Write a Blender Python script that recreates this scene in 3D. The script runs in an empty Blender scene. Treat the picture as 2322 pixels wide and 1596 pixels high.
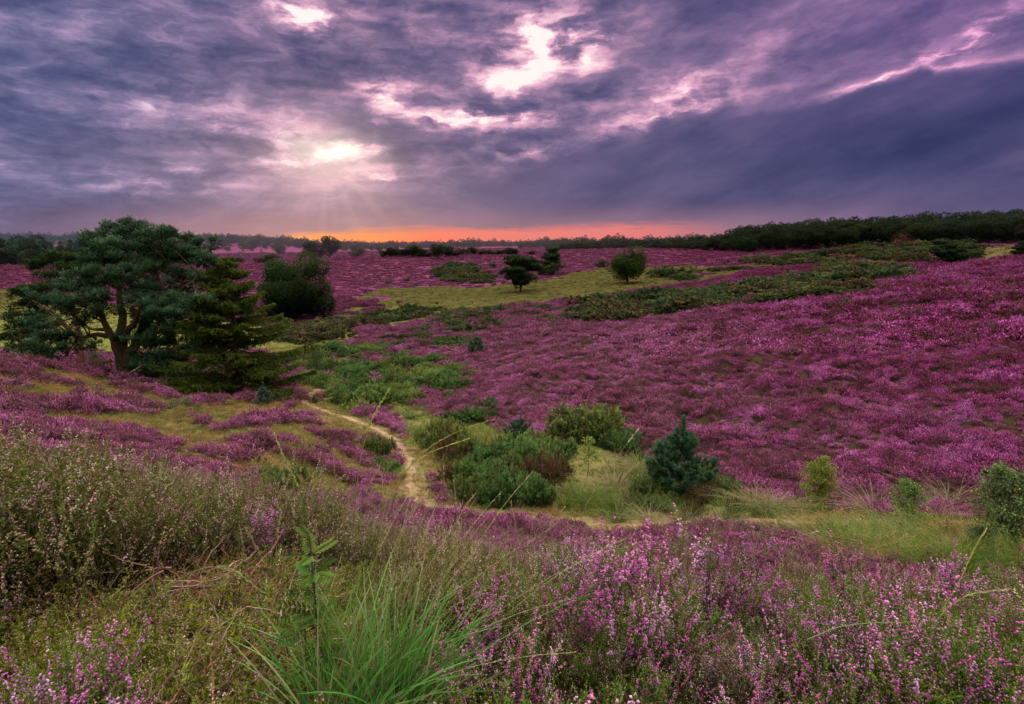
import bpy, math, random, os
import numpy as np
from math import radians, sin, cos, tan, atan2, sqrt, pi
ONLY = ''
sc = bpy.context.scene
COL = sc.collection
rng = np.random.default_rng(7)
random.seed(7)

# ------------------------------------------------------------------ camera
W, H, F = 2321.0, 1596.0, 1290.0
PITCH = radians(10.7)
CP, SP = cos(PITCH), sin(PITCH)
cam_data = bpy.data.cameras.new('camera')
cam_data.sensor_width = 36.0
cam_data.lens = 36.0 * F / W
cam_data.clip_start = 0.02
cam_data.clip_end = 20000
cam = bpy.data.objects.new('camera', cam_data)
COL.objects.link(cam)
cam.rotation_euler = (radians(90) - PITCH, 0, 0)
sc.camera = cam
sc.view_settings.view_transform = 'Standard'
sc.view_settings.look = 'None'
sc.view_settings.exposure = 0
sc.cycles.max_bounces = 3
sc.cycles.diffuse_bounces = 1
sc.cycles.transmission_bounces = 3
sc.cycles.transparent_max_bounces = 4
sc.cycles.use_denoising = True
sc.cycles.use_adaptive_sampling = True
sc.cycles.adaptive_threshold = 0.03
try:
    sc.cycles.denoiser = 'OPENIMAGEDENOISE'
    sc.cycles.denoising_prefilter = 'ACCURATE'
except Exception:
    pass

def tan_el(y):                       # tangent of elevation (z / forward distance) seen at picture row y
    return tan(math.atan((H / 2 - y) / F) - PITCH)
def k_of(x, T):                      # sideways / forward ratio
    return (x - W / 2) / F * (CP - T * SP)
def direction(x, y):
    T = tan_el(y); k = k_of(x, T)
    return k, 1.0, T
def azel(x, y):
    k, f, T = direction(x, y)
    return math.degrees(atan2(k, f)), math.degrees(math.atan(T / sqrt(k * k + 1)))

# ------------------------------------------------------------------ terrain
# profiles of the land along lines of sight: (row, distance) or ('z', distance, height)
COLS = {
 -500: [(950,9),(800,24),('z',40,-9),('z',60,-11),(745,80),(690,108),(658,138),(615,205),(600,260),(548,600),(545,1200),(553,3000)],
 -150: [(950,9),(808,24),('z',40,-9),('z',60,-11),(745,80),(690,108),(655,138),(612,205),(600,240),(560,500),(540,900),(545,1400),(553,3000)],
 50:  [(1010,6.5),(950,9.5),(880,16),(815,26),('z',40,-8.9),('z',60,-11),(745,80),(690,108),(655,138),(605,205),(598,240),(572,500),(545,900),(548,1400),(553,3000)],
 290: [(1300,3.0),(1130,5.2),(960,12),(905,20),(866,29),(860,34),(800,50),(745,75),(690,105),(655,135),(610,200),(600,230),('z',300,-10),(572,480),(540,900),(545,1400),(553,3000)],
 450: [(1300,3.0),(1130,5.6),(1000,12),(940,18),(890,26),(850,38),(800,52),(735,85),(690,110),(650,140),(606,190),(603,215),('z',290,-9),(573,430),(557,560),(545,900),(548,1400),(553,3000)],
 600: [(1300,3.0),(1150,5.8),(1050,9),(980,14.5),(900,27),(860,36),(800,50),(735,82),(690,105),(655,130),(615,180),(598,215),('z',290,-8),(573,430),(556,560),(548,900),(550,1400),(553,3000)],
 760: [('z',3,-2.1),(1195,6),(1112,9.5),(1000,16),(930,25),(880,35),(820,48),(770,63),(735,82),(690,104),(655,130),(620,175),(588,235),('z',320,-9),(575,420),(560,900),(554,3000)],
 930: [('z',3,-2.25),('z',5,-3.15),('z',7,-4.05),('z',9,-4.8),(1130,12.4),(1060,16),(1000,20.5),(940,28),(880,39),(820,52),(770,66),(735,84),(727,92),('z',102,-11.8),(700,112),(655,140),(610,190),(577,250),('z',320,-7),(567,460),(560,900),(554,3000)],
 1180: [('z',3,-2.3),('z',5,-3.3),('z',7,-4.25),('z',9,-5.05),(1180,11),(1100,13),(1000,18),(920,25),(850,34),(795,45),(765,56),(735,70),(700,86),(694,92),('z',104,-11.6),(668,125),(640,150),(605,205),(572,300),('z',350,-6),(562,460),(557,900),(554,3000)],
 1320: [('z',3,-2.32),('z',5,-3.42),('z',7,-4.35),('z',9,-5.1),(1190,10.8),(1120,12.8),(1020,17),(930,23.5),(850,31),(790,41),(752,50),('z',57,-8.0),(715,72),(684,86),(680,91),('z',104,-10.4),(655,128),(625,160),(600,205),(566,320),('z',370,-4),(558,520),(556,900),(554,3000)],
 1450: [('z',3,-2.32),('z',5,-3.5),('z',7,-4.4),('z',9,-5.12),(1190,10.5),(1130,12.4),(1050,16),(950,21.5),(860,29),(790,38),(745,48),(737,52),('z',60,-7.5),(700,72),(668,88),(663,93),('z',108,-9.5),(640,130),(615,170),(598,215),(562,310),(561,340),(558,520),(556,900),(554,3000)],
 1600: [('z',3,-2.38),('z',4.2,-3.1),('z',5.5,-3.95),(1260,7.6),(1180,10),(1120,12.2),(1050,15),(950,20),(860,27),(790,36),(735,47),(718,52),('z',60,-6.7),(685,74),(650,92),(645,97),('z',115,-8.4),(625,150),(597,200),(580,235),(565,270),(560,310),(557,500),(555,900),(554,3000)],
 1750: [('z',3,-2.4),('z',4.2,-3.15),('z',5.2,-3.75),(1295,6.4),(1200,9.3),(1150,11),(1050,14.5),(950,19),(860,25),(780,34),(715,46),(700,51),('z',58,-5.9),(665,72),(622,90),(613,96),('z',118,-7.0),(605,150),(585,190),(572,225),(562,260),(556,310),(553,500),(553,900),(554,3000)],
 1900: [('z',3,-2.4),('z',4.2,-3.15),('z',5.2,-3.7),(1290,6.2),(1215,8.6),(1150,10.7),(1050,13.9),(950,18.2),(860,24),(770,33),(690,46),(675,51),('z',60,-5.1),(640,74),(610,90),(604,98),('z',118,-6.2),(596,145),(578,185),(566,220),(556,260),(550,310),(550,500),(552,900),(554,3000)],
 2050: [('z',3,-2.4),('z',4.2,-3.15),('z',5.2,-3.7),(1290,6.2),(1225,8.2),(1150,10.5),(1050,13.5),(950,17.5),(850,23.5),(760,32),(690,42),(645,55),(638,60),('z',70,-4.6),(618,88),(607,100),('z',118,-5.2),(585,150),(568,185),(558,215),(552,260),(545,310),(548,500),(552,900),(554,3000)],
 2321: [('z',3,-2.4),('z',4.2,-3.12),('z',5.2,-3.65),(1290,6.0),(1225,8.0),(1150,10),(1000,14),(850,20),(760,27),(690,36),(640,48),(594,68),(588,76),('z',90,-3.0),('z',118,-4.0),(572,150),(558,180),(548,215),(543,260),(536,310),(545,500),(552,900),(554,3000)],
 2700: [('z',3,-2.4),('z',4.2,-3.1),('z',5.2,-3.6),(1290,5.8),(1225,7.8),(1150,9.8),(1000,13.5),(850,19),(740,27),(650,38),(580,52),(545,70),('z',90,-0.4),('z',130,-0.6),(548,180),(538,215),(532,260),(528,310),(540,500),(550,900),(554,3000)],
}
LY0, LY1, NLY = math.log(0.8), math.log(6000.0), 520
LYG = np.linspace(LY0, LY1, NLY)
KG = np.linspace(-2.2, 2.2, 441)
def _build_table():
    ks, Ts = [], []
    for x in sorted(COLS):
        pts = [(0.8, -1.62), (1.7, -1.72)]
        if x <= 50: pts += [(3.0, -1.82)]
        for p in COLS[x]:
            if p[0] == 'z': Y, z = p[1], p[2]
            else: Y, z = p[1], p[1] * tan_el(p[0])
            if Y > pts[-1][0]: pts.append((Y, z))
        pts.append((6000.0, 0.0))
        ly = np.log([p[0] for p in pts]); T = np.array([p[1] / p[0] for p in pts])
        # monotone cubic (pchip)
        h = np.diff(ly); d = np.diff(T) / h
        m = np.zeros_like(T); m[0] = d[0]; m[-1] = d[-1]
        for i in range(1, len(T) - 1):
            if d[i-1] * d[i] > 0:
                w1 = 2*h[i] + h[i-1]; w2 = h[i] + 2*h[i-1]
                m[i] = (w1 + w2) / (w1 / d[i-1] + w2 / d[i])
        idx = np.clip(np.searchsorted(ly, LYG) - 1, 0, len(h) - 1)
        t = (LYG - ly[idx]) / h[idx]; hh = h[idx]
        Tv = ((1+2*t)*(1-t)**2)*T[idx] + (t*(1-t)**2)*hh*m[idx] + (t*t*(3-2*t))*T[idx+1] + (t*t*(t-1))*hh*m[idx+1]
        Ts.append(Tv); ks.append((x - W/2) / F * (CP - Tv * SP))
    ks = np.array(ks); Ts = np.array(Ts)
    G = np.zeros((NLY, len(KG)))
    for j in range(NLY):
        G[j] = np.interp(KG, ks[:, j], Ts[:, j])
    def blur(A, ax, s):
        n = int(3*s) + 1; w = np.exp(-0.5*(np.arange(-n, n+1)/s)**2); w /= w.sum()
        P = np.pad(A, [(n, n) if a == ax else (0, 0) for a in (0, 1)], mode='edge')
        return sum(w[i] * (P[i:i+A.shape[0], :] if ax == 0 else P[:, i:i+A.shape[1]]) for i in range(2*n+1))
    return blur(blur(G, 0, 1.6), 1, 6.0)
TAB = _build_table()

def vnoise(x, y, seed=0):
    xi = np.floor(x).astype(np.int64); yi = np.floor(y).astype(np.int64)
    xf = x - xi; yf = y - yi
    def h(a, b):
        n = (a * 374761393 + b * 668265263 + seed * 974634777) & 0xffffffff
        n = ((n ^ (n >> 13)) * 1274126177) & 0xffffffff
        return ((n ^ (n >> 16)) & 0xffff) / 65535.0
    u = xf*xf*(3-2*xf); v = yf*yf*(3-2*yf)
    return (h(xi, yi)*(1-u) + h(xi+1, yi)*u)*(1-v) + (h(xi, yi+1)*(1-u) + h(xi+1, yi+1)*u)*v
def fbm(x, y, s, seed=0, o=4):
    x = np.asarray(x, float) / s; y = np.asarray(y, float) / s
    r = 0; a = 0.5; t = 0
    for i in range(o):
        r = r + a * vnoise(x, y, seed + i); t += a
        x = x * 2.03 + 17.1; y = y * 2.03 + 5.7; a *= 0.5
    return r / t

def ground_h(X, Y):
    X = np.asarray(X, float); Y = np.asarray(Y, float)
    r = np.sqrt(X*X + Y*Y) + 1e-9
    a = np.arctan2(X, Y)
    AL = radians(60)
    ac = np.clip(a, -AL, AL)
    def look(ac):
        YY = np.maximum(r * np.cos(ac), 0.8); k = np.tan(ac)
        fy = np.clip((np.log(YY) - LY0) / (LY1 - LY0) * (NLY - 1), 0, NLY - 1.001)
        fk = np.clip((k - KG[0]) / (KG[-1] - KG[0]) * (len(KG) - 1), 0, len(KG) - 1.001)
        i = fy.astype(int); j = fk.astype(int); u = fy - i; v = fk - j
        T = (TAB[i, j]*(1-u) + TAB[i+1, j]*u)*(1-v) + (TAB[i, j+1]*(1-u) + TAB[i+1, j+1]*u)*v
        return T * YY
    z = look(ac)
    back = np.clip((np.abs(a) - AL) / (pi - AL), 0, 1)
    if np.any(back > 0):
        zo = look(-ac)
        w = 0.5 * back * back * (3 - 2*back)
        z = z * (1 - w) + zo * w
    amp = np.clip(r / 10.0, 0.15, 1.0)
    z = z + (fbm(X, Y, 2.6, 3, 3) - 0.5) * 0.22 * amp + (fbm(X, Y, 11.0, 9, 2) - 0.5) * 0.5 * np.clip((r - 12) / 40.0, 0, 1)
    # hummocks running slantwise down the heather hill on the right
    on = np.clip((X - 1.5 + 0.06*Y) / 5.0, 0, 1) * np.clip((Y - 11.5 - .12*np.abs(X)) / 6.0, 0, 1) * np.clip((75 - Y) / 30.0, 0, 1)
    u = X*0.80 + Y*0.60; v = -X*0.60 + Y*0.80
    z = z + on * ((fbm(u/2.3, v, 1.5, 15, 3) - 0.5) * 0.85 + (fbm(X, Y, 0.9, 16, 2) - 0.5) * 0.30)
    return z
def gz(x, y): return float(ground_h(np.array([x]), np.array([y]))[0])

_YS = np.exp(np.linspace(math.log(1.0), math.log(5000.0), 2600))
def hit(x, y, ymin=1.0, ymax=5000.0):          # where the line of sight through picture point (x, y) meets the land
    T = tan_el(y); k = k_of(x, T)
    zz = ground_h(k * _YS, _YS); below = (T * _YS < zz) & (_YS >= ymin) & (_YS <= ymax)
    if not below.any():
        Yv = ymax if ymax < 5000 else 400.0
    else:
        Yv = _YS[np.argmax(below)]
    return k * Yv, Yv, gz(k * Yv, Yv)
def to_px(X, Y, Z):                              # picture point of a world point
    d = Y * CP - Z * SP; u = Y * SP + Z * CP
    return W/2 + F * X / d, H/2 - F * u / d
def size_at(px, Y, Z=None):                      # metres of px picture units at a depth
    return px * (Y * CP - (Z if Z is not None else 0) * SP) / F

def tag(o, label=None, cat=None, group=None, kind=None):
    if label: o['label'] = label
    if cat: o['category'] = cat
    if group: o['group'] = group
    if kind: o['kind'] = kind
    return o
def empty(name, loc=(0,0,0), rz=0, label=None, cat=None, group=None):
    o = bpy.data.objects.new(name, None); COL.objects.link(o)
    o.empty_display_size = 0.2
    o.location = loc; o.rotation_euler = (0, 0, rz)
    return tag(o, label, cat, group)
def copy_tree(src, loc, rz=0, s=1.0, label=None, group=None, stretch=1.0):
    r = src.copy(); COL.objects.link(r)
    r.location = loc; r.rotation_euler = (0, 0, rz); r.scale = (s, s, s * stretch)
    if label: r['label'] = label
    if group: r['group'] = group
    for ch in list(src.children):
        c = ch.copy(); COL.objects.link(c); c.parent = r
        for g in list(ch.children):
            d = g.copy(); COL.objects.link(d); d.parent = c
    return r

# ------------------------------------------------------------------ mesh building with arrays
class Geo:
    """Collects quads/triangles with a colour per vertex and makes one mesh."""
    def __init__(s): s.V = []; s.Fq = []; s.C = []; s.n = 0
    def add(s, V, Fq, C):
        V = np.asarray(V, np.float32).reshape(-1, 3); Fq = np.asarray(Fq, np.int64).reshape(-1, 4)
        C = np.asarray(C, np.float32)
        if C.ndim == 1: C = np.tile(C, (len(V), 1))
        s.V.append(V); s.Fq.append(Fq + s.n); s.C.append(C); s.n += len(V)
    def merge(s, o, M=None, off=None, col=None):
        V = np.concatenate(o.V); Fq = np.concatenate(o.Fq); C = np.concatenate(o.C)
        if M is not None: V = V @ np.asarray(M).T
        if off is not None: V = V + np.asarray(off)
        if col is not None: C = C * np.asarray(col)
        s.add(V, Fq, C)
    def mesh(s, name, mat, smooth=False):
        V = np.concatenate(s.V); Fq = np.concatenate(s.Fq); C = np.concatenate(s.C)
        me = bpy.data.meshes.new(name)
        me.vertices.add(len(V)); me.vertices.foreach_set('co', V.astype(np.float32).ravel())
        tri = Fq[:, 2] == Fq[:, 3]
        lens = np.where(tri, 3, 4)
        keep = np.ones(Fq.shape, bool); keep[tri, 3] = False
        loops = Fq[keep]
        starts = np.concatenate([[0], np.cumsum(lens)[:-1]])
        me.loops.add(len(loops)); me.loops.foreach_set('vertex_index', loops.astype(np.int32))
        me.polygons.add(len(Fq)); me.polygons.foreach_set('loop_start', starts.astype(np.int32))
        at = me.color_attributes.new('col', 'FLOAT_COLOR', 'POINT')
        C4 = np.ones((len(V), 4), np.float32); C4[:, :3] = C[:, :3]
        at.data.foreach_set('color', C4.ravel())
        me.materials.append(mat)
        me.update(calc_edges=True)
        if smooth: me.polygons.foreach_set('use_smooth', np.ones(len(Fq), bool))
        return me
    def obj(s, name, mat, parent=None, smooth=False):
        o = bpy.data.objects.new(name, s.mesh(name, mat, smooth)); COL.objects.link(o)
        if parent is not None: o.parent = parent
        return o

FEET = []                                          # where bushes stand: x, y, radius kept free of heather
def norm(v):
    return v / (np.linalg.norm(v, axis=-1, keepdims=True) + 1e-9)
def rand_dir(n, r=rng):
    return norm(r.normal(size=(n, 3)))
def leaves(g, P, D, L, Wd, C0, C1=None, r=rng, bend=0.0):
    """diamond leaves: P base (n,3), D direction (n,3), L length, Wd width, C0 base colour, C1 tip colour"""
    n = len(P); P = np.asarray(P, float); D = norm(np.asarray(D, float))
    L = np.broadcast_to(L, (n,))[:, None]; Wd = np.broadcast_to(Wd, (n,))[:, None]
    S = norm(np.cross(D, rand_dir(n, r)))
    N = np.cross(D, S)
    V = np.empty((n, 4, 3))
    V[:, 0] = P; V[:, 1] = P + D*L*0.45 + S*Wd*0.5 + N*L*bend*0.5
    V[:, 2] = P + D*L + N*L*bend*0; V[:, 3] = P + D*L*0.45 - S*Wd*0.5 + N*L*bend*0.5
    C0 = np.broadcast_to(C0, (n, 3)); C1 = C0 if C1 is None else np.broadcast_to(C1, (n, 3))
    C = np.empty((n, 4, 3)); C[:, 0] = C0; C[:, 1] = C[:, 3] = (C0 + C1) / 2; C[:, 2] = C1
    g.add(V.reshape(-1, 3), np.arange(n*4).reshape(n, 4), C.reshape(-1, 3))
def tube(g, pts, rad, col, sides=6, col2=None):
    pts = np.asarray(pts, float); m = len(pts); rad = np.broadcast_to(rad, (m,))
    T = norm(np.gradient(pts, axis=0))
    ref = np.array([0.3, 0.2, 1.0]) if abs(T[0][2]) < 0.9 else np.array([1.0, 0.1, 0])
    A = norm(np.cross(T, ref)); B = np.cross(T, A)
    th = np.arange(sides) * 2*pi/sides
    V = pts[:, None] + rad[:, None, None] * (A[:, None]*np.cos(th)[None, :, None] + B[:, None]*np.sin(th)[None, :, None])
    i = np.arange(m-1)[:, None]*sides; j = np.arange(sides)[None]; j2 = (j+1) % sides
    Fq = np.stack([i+j, i+j2, i+sides+j2, i+sides+j], -1).reshape(-1, 4)
    c = np.asarray(col, float); C = np.tile(c, (m*sides, 1))
    if col2 is not None:
        t = np.repeat(np.linspace(0, 1, m), sides)[:, None]; C = c*(1-t) + np.asarray(col2)*t
    g.add(V.reshape(-1, 3), Fq, C)
def ribbon(g, pts, wid, col, col2=None, side=None):
    pts = np.asarray(pts, float); m = len(pts); wid = np.broadcast_to(wid, (m,))
    T = norm(np.gradient(pts, axis=0))
    s = rand_dir(1)[0] if side is None else np.asarray(side, float)
    S = norm(np.cross(T, s))
    V = np.stack([pts - S*wid[:, None]/2, pts + S*wid[:, None]/2], 1)
    i = np.arange(m-1)*2
    Fq = np.stack([i, i+1, i+3, i+2], -1)
    c = np.asarray(col, float); C = np.tile(c, (m*2, 1))
    if col2 is not None:
        t = np.repeat(np.linspace(0, 1, m), 2)[:, None]; C = c*(1-t) + np.asarray(col2)*t
    g.add(V.reshape(-1, 3), Fq, C)
def bezier(a, b, c, n=8):
    t = np.linspace(0, 1, n)[:, None]
    return (1-t)**2*np.asarray(a) + 2*t*(1-t)*np.asarray(b) + t*t*np.asarray(c)
def in_poly(x, y, poly):
    x = np.asarray(x); y = np.asarray(y); c = np.zeros(x.shape, bool); n = len(poly)
    for i in range(n):
        x1, y1 = poly[i]; x2, y2 = poly[(i+1) % n]
        cond = ((y1 > y) != (y2 > y)) & (x < (x2-x1)*(y-y1)/((y2-y1) + 1e-12) + x1)
        c ^= cond
    return c
# ------------------------------------------------------------------ node helpers
class E:
    """a node socket with arithmetic"""
    def __init__(s, nt, v): s.nt = nt; s.v = v
    def _op(s, op, *a, clamp=False):
        n = s.nt.nodes.new('ShaderNodeMath'); n.operation = op; n.use_clamp = clamp
        for i, q in enumerate((s,) + a):
            q = q.v if isinstance(q, E) else q
            if isinstance(q, (int, float)): n.inputs[i].default_value = float(q)
            else: s.nt.links.new(q, n.inputs[i])
        return E(s.nt, n.outputs[0])
    def __add__(s, o): return s._op('ADD', o)
    __radd__ = __add__
    def __mul__(s, o): return s._op('MULTIPLY', o)
    __rmul__ = __mul__
    def __sub__(s, o): return s._op('SUBTRACT', o)
    def __rsub__(s, o): return (s * -1.0) + o
    def __truediv__(s, o): return s._op('DIVIDE', o)
    def max(s, o): return s._op('MAXIMUM', o)
    def min(s, o): return s._op('MINIMUM', o)
    def exp(s): return s._op('EXPONENT')
    def abs(s): return s._op('ABSOLUTE')
    def pow(s, o): return s._op('POWER', o)
    def clamp(s): return s._op('ADD', 0.0, clamp=True)
    def smooth(s, a, b, lo=0.0, hi=1.0):
        n = s.nt.nodes.new('ShaderNodeMapRange'); n.interpolation_type = 'SMOOTHSTEP'
        for i, q in enumerate((s, a, b, lo, hi)):
            q = q.v if isinstance(q, E) else q
            if isinstance(q, (int, float)): n.inputs[i].default_value = float(q)
            else: s.nt.links.new(q, n.inputs[i])
        return E(s.nt, n.outputs[0])
def lk(nt, q, sock):
    q = q.v if isinstance(q, E) else q
    if isinstance(q, (int, float)):
        sock.default_value = float(q) if sock.type == 'VALUE' else ((q, q, q, 1.0) if sock.type == 'RGBA' else (q, q, q))
    elif isinstance(q, (tuple, list)):
        sock.default_value = tuple(q) + ((1.0,) if sock.type == 'RGBA' and len(q) == 3 else ())
    else: nt.links.new(q, sock)
def noise(nt, vec, scale, detail=4, rough=0.5, dist=0.0, dims='3D', w=None):
    n = nt.nodes.new('ShaderNodeTexNoise'); n.noise_dimensions = dims
    if vec is not None: lk(nt, vec, n.inputs['Vector'])
    if w is not None: lk(nt, w, n.inputs['W'])
    n.inputs['Scale'].default_value = scale; n.inputs['Detail'].default_value = detail
    n.inputs['Roughness'].default_value = rough; n.inputs['Distortion'].default_value = dist
    return E(nt, n.outputs[0])
def mixc(nt, f, a, b, mode='MIX'):
    n = nt.nodes.new('ShaderNodeMix'); n.data_type = 'RGBA'; n.blend_type = mode
    lk(nt, f, n.inputs[0]); lk(nt, a, n.inputs[6]); lk(nt, b, n.inputs[7])
    return E(nt, n.outputs[2])
def ramp(nt, f, stops):
    n = nt.nodes.new('ShaderNodeValToRGB'); lk(nt, f, n.inputs[0])
    cr = n.color_ramp
    while len(cr.elements) < len(stops): cr.elements.new(0.5)
    for e, (p, c) in zip(cr.elements, stops):
        e.position = p; e.color = tuple(c) + (1.0,)
    return E(nt, n.outputs[0])
def comb(nt, x, y, z):
    n = nt.nodes.new('ShaderNodeCombineXYZ')
    for i, q in enumerate((x, y, z)): lk(nt, q, n.inputs[i])
    return E(nt, n.outputs[0])
def sep(nt, v):
    n = nt.nodes.new('ShaderNodeSeparateXYZ'); lk(nt, v, n.inputs[0])
    return [E(nt, n.outputs[i]) for i in range(3)]

# ------------------------------------------------------------------ sky
SUN_AZ, SUN_EL = azel(745, 372)
def make_world():
    w = bpy.data.worlds.new('World'); sc.world = w; w.use_nodes = True
    nt = w.node_tree; nt.nodes.clear()
    out = nt.nodes.new('ShaderNodeOutputWorld')
    tc = nt.nodes.new('ShaderNodeTexCoord')
    x, y, z = sep(nt, tc.outputs['Generated'])
    DEG = 180 / pi
    az = x._op('ARCTAN2', y) * DEG
    el = z._op('ARCSINE') * DEG
    zz = z.max(0.0) + 0.10
    px, py = x / zz, y / zz
    P = comb(nt, px, py, 0.0)
    A = comb(nt, az * 0.05, el * 0.12, 3.0)                      # flat streaks low in the sky
    # domain warp
    wx = noise(nt, comb(nt, az*0.055, el*0.09, 1.0), 1.0, 4, 0.55) - 0.5
    wy = noise(nt, comb(nt, az*0.055, el*0.09, 7.0), 1.0, 4, 0.55) - 0.5
    azw = az + wx * 16.0; elw = el + wy * 7.0
    wf = noise(nt, comb(nt, az*0.22, el*0.45, 4.0), 1.0, 5, 0.6) - 0.5
    wg = noise(nt, comb(nt, az*0.22, el*0.45, 9.0), 1.0, 5, 0.6) - 0.5
    aw2 = azw * 0.35 + az * 0.65 + wf * 7.0
    ew2 = elw * 0.35 + el * 0.65 + wg * 3.0
    n_fine = noise(nt, comb(nt, az*0.30 + wf*1.3, el*0.85 + wg*1.3 - az*0.03, 6.0), 1.0, 5, 0.6)
    n_big = noise(nt, comb(nt, px*0.55 + wx*0.5, py*0.55, 0.0), 1.0, 6, 0.55, 0.3)
    n_streak = noise(nt, comb(nt, az*0.042 + wx*0.25, el*0.30 + wy*0.5, 5.0), 1.0, 6, 0.6)
    n_puff = noise(nt, comb(nt, az*0.15 + wf*0.7, el*0.30 + wg*0.7 - az*0.02, 2.0), 1.0, 6, 0.60)
    # slanted coordinate for the masses on the right (they rise to the right)
    n_slant = noise(nt, comb(nt, (az*0.045 + el*0.02), (el*0.16 - az*0.055), 8.0), 1.0, 5, 0.55)
    right = az.smooth(-5, 22)
    v = 0.375 + (n_big - 0.5) * 0.45 + (n_streak - 0.5) * (1.05 - 0.80 * right) + (n_puff - 0.5) * (1.05 - 0.50*right) + (n_slant - 0.5) * (0.15 + 0.85 * right) + (n_fine - 0.5) * (0.65 - 0.35*right) + 0.04
    def blob(xp, yp, rx, ry, amp, rot=0.0, sharp=False):
        a0, e0 = azel(xp, yp); a1, _ = azel(xp + rx, yp); _, e1 = azel(xp, yp - ry)
        sa, se = abs(a1 - a0), abs(e1 - e0)
        c, s_ = cos(radians(rot)), sin(radians(rot))
        A_, E_ = (az, el) if sharp else (aw2, ew2)
        da, de = A_ - a0, E_ - e0
        if rot:
            da, de = da * c + de * s_, de * c - da * s_
        q = (da * (1/sa)).pow(2.0) + (de * (1/se)).pow(2.0)
        return (q * -1.0).exp() * amp
    def total(lst):
        t = None
        for b in lst:
            g = blob(*b); t = g if t is None else t + g
        return t
    # soft light patches
    soft = total([(745, 350, 150, 55, 0.42), (1240, 105, 140, 80, 0.40), (1330, 100, 70, 45, 0.22), (1090, 270, 170, 28, 0.40), (880, 215, 50, 40, 0.40),
                  (680, 40, 80, 40, 0.45, -25), (1570, 215, 120, 34, 0.34, 16), (1165, 185, 70, 34, 0.42), (2180, 95, 120, 40, 0.42, 25),
                  (420, 200, 130, 22, 0.16, -12), (330, 240, 60, 14, 0.2), (330, 428, 150, 14, 0.26), (420, 375, 90, 12, 0.24), (1180, 350, 80, 13, 0.30),
                  (840, 395, 60, 9, 0.42), (1500, 265, 190, 12, 0.28, 12), (1990, 175, 190, 12, 0.42, 21), (560, 300, 160, 26, 0.12), (1700,120,200,40,0.10,20),
                  (250, 130, 240, 60, -0.10), (120, 380, 160, 90, -0.08), (880, 350, 45, 26, -0.50), (900, 410, 70, 34, -0.28), (1090, 90, 90, 60, -0.14), (1330, 210, 80, 30, -0.22), (930, 120, 160, 40, -0.10), (1120,310,110,18,-.2)])
    brk = (n_puff * 0.55 + n_fine * 0.45).smooth(0.40, 0.58)
    v = v + soft.min(0.0) * 1.0 + soft.max(0.0) * (0.22 + brk * 0.85)
    core = total([(735, 338, 85, 17, 1.0), (650, 355, 60, 7, 0.7), (820, 328, 80, 9, 0.55), (1225, 70, 22, 40, 0.34, 30), (1260, 115, 50, 22, 0.3), (1345, 130, 34, 16, .22), (1080, 268, 110, 11, 0.5), (880, 212, 26, 18, 0.4), (690, 50, 36, 22, 0.5, -30)])
    v = v + core * (0.08 + brk * 0.62)
    # the broad dark bank at the lower right, with its lit upper edge
    def line_el(pts):
        pp = sorted(azel(*p) for p in pts)
        n = nt.nodes.new('ShaderNodeFloatCurve'); cv = n.mapping.curves[0]
        a_lo, a_hi, e_hi = -60.0, 60.0, 40.0
        while len(cv.points) < len(pp) + 2: cv.points.new(0.5, 0.5)
        allp = [(a_lo, pp[0][1])] + pp + [(a_hi, pp[-1][1])]
        for q, (a, e) in zip(cv.points, allp):
            q.location = ((a - a_lo) / (a_hi - a_lo), (e + 10) / e_hi); q.handle_type = 'AUTO_CLAMPED'
        n.mapping.update()
        lk(nt, (az - a_lo) / (a_hi - a_lo), n.inputs['Value'])
        return E(nt, n.outputs[0]) * e_hi - 10.0
    le = line_el([(700, 420), (860, 405), (1000, 385), (1250, 330), (1450, 290), (1650, 258), (1800, 232), (1960, 190), (2060, 160), (2090, 146), (2130, 158), (2321, 128)])
    edge_n = wf * 1.2 + wg * 0.9
    d_edge = le + edge_n - el                                     # positive inside the bank
    soft_w = az.smooth(5, 25, 2.2, 0.55)
    bank = d_edge.smooth(-0.15, soft_w * 1.5) * el.smooth(-1.0, 4.0) * az.smooth(-16, 0)
    bank_v = 0.225 + (n_slant - 0.5) * 0.78 + (n_puff - 0.5) * 0.26 + el.smooth(3, 0, 0.0, 0.06) - az.smooth(10, 42, 0.0, 0.055) + total([(1300, 300, 200, 60, 0.07), (1600, 470, 280, 24, -0.06), (2050, 300, 200, 50, -0.03), (1500,380,250,50,0.03)])
    v = v * (1.0 - bank) + bank_v * bank
    rim = (d_edge.abs() * (-1.0 / 0.55)).exp() * az.smooth(24, 30) * (0.2 + n_puff) * 0.42
    v = v + rim * (1.0 - bank * 0.8)
    # haze layer over the horizon
    hz = el.smooth(7.0, 1.5)
    v = v * (1.0 - hz * 0.45) + hz * (0.45 * 0.37)
    v = v.clamp()
    col = ramp(nt, v, [(0.0, (0.030, 0.036, 0.115)), (0.16, (0.062, 0.060, 0.160)), (0.32, (0.125, 0.098, 0.215)), (0.46, (0.220, 0.150, 0.280)),
                       (0.58, (0.39, 0.225, 0.38)), (0.72, (0.72, 0.38, 0.54)), (0.88, (1.0, 0.66, 0.74)), (1.0, (1.10, 0.92, 0.90))])
    blue = mixc(nt, az.smooth(-12, -42) * 0.85, (1, 1, 1), (0.66, 0.98, 1.06), 'MIX')
    col = mixc(nt, 1.0, col, blue, 'MULTIPLY')
    vio = mixc(nt, az.smooth(8, 40) * el.smooth(4, 18) * 0.7, (1, 1, 1), (1.12, 0.88, 1.18), 'MIX')
    col = mixc(nt, 1.0, col, vio, 'MULTIPLY')
    # warm glow round the sun and along the horizon
    sx, sy = 745, 365
    glow = blob(sx, sy, 105, 72, 0.92, 0, True) ; glow2 = blob(sx + 5, sy + 75, 260, 170, 0.42, 0, True)
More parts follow.
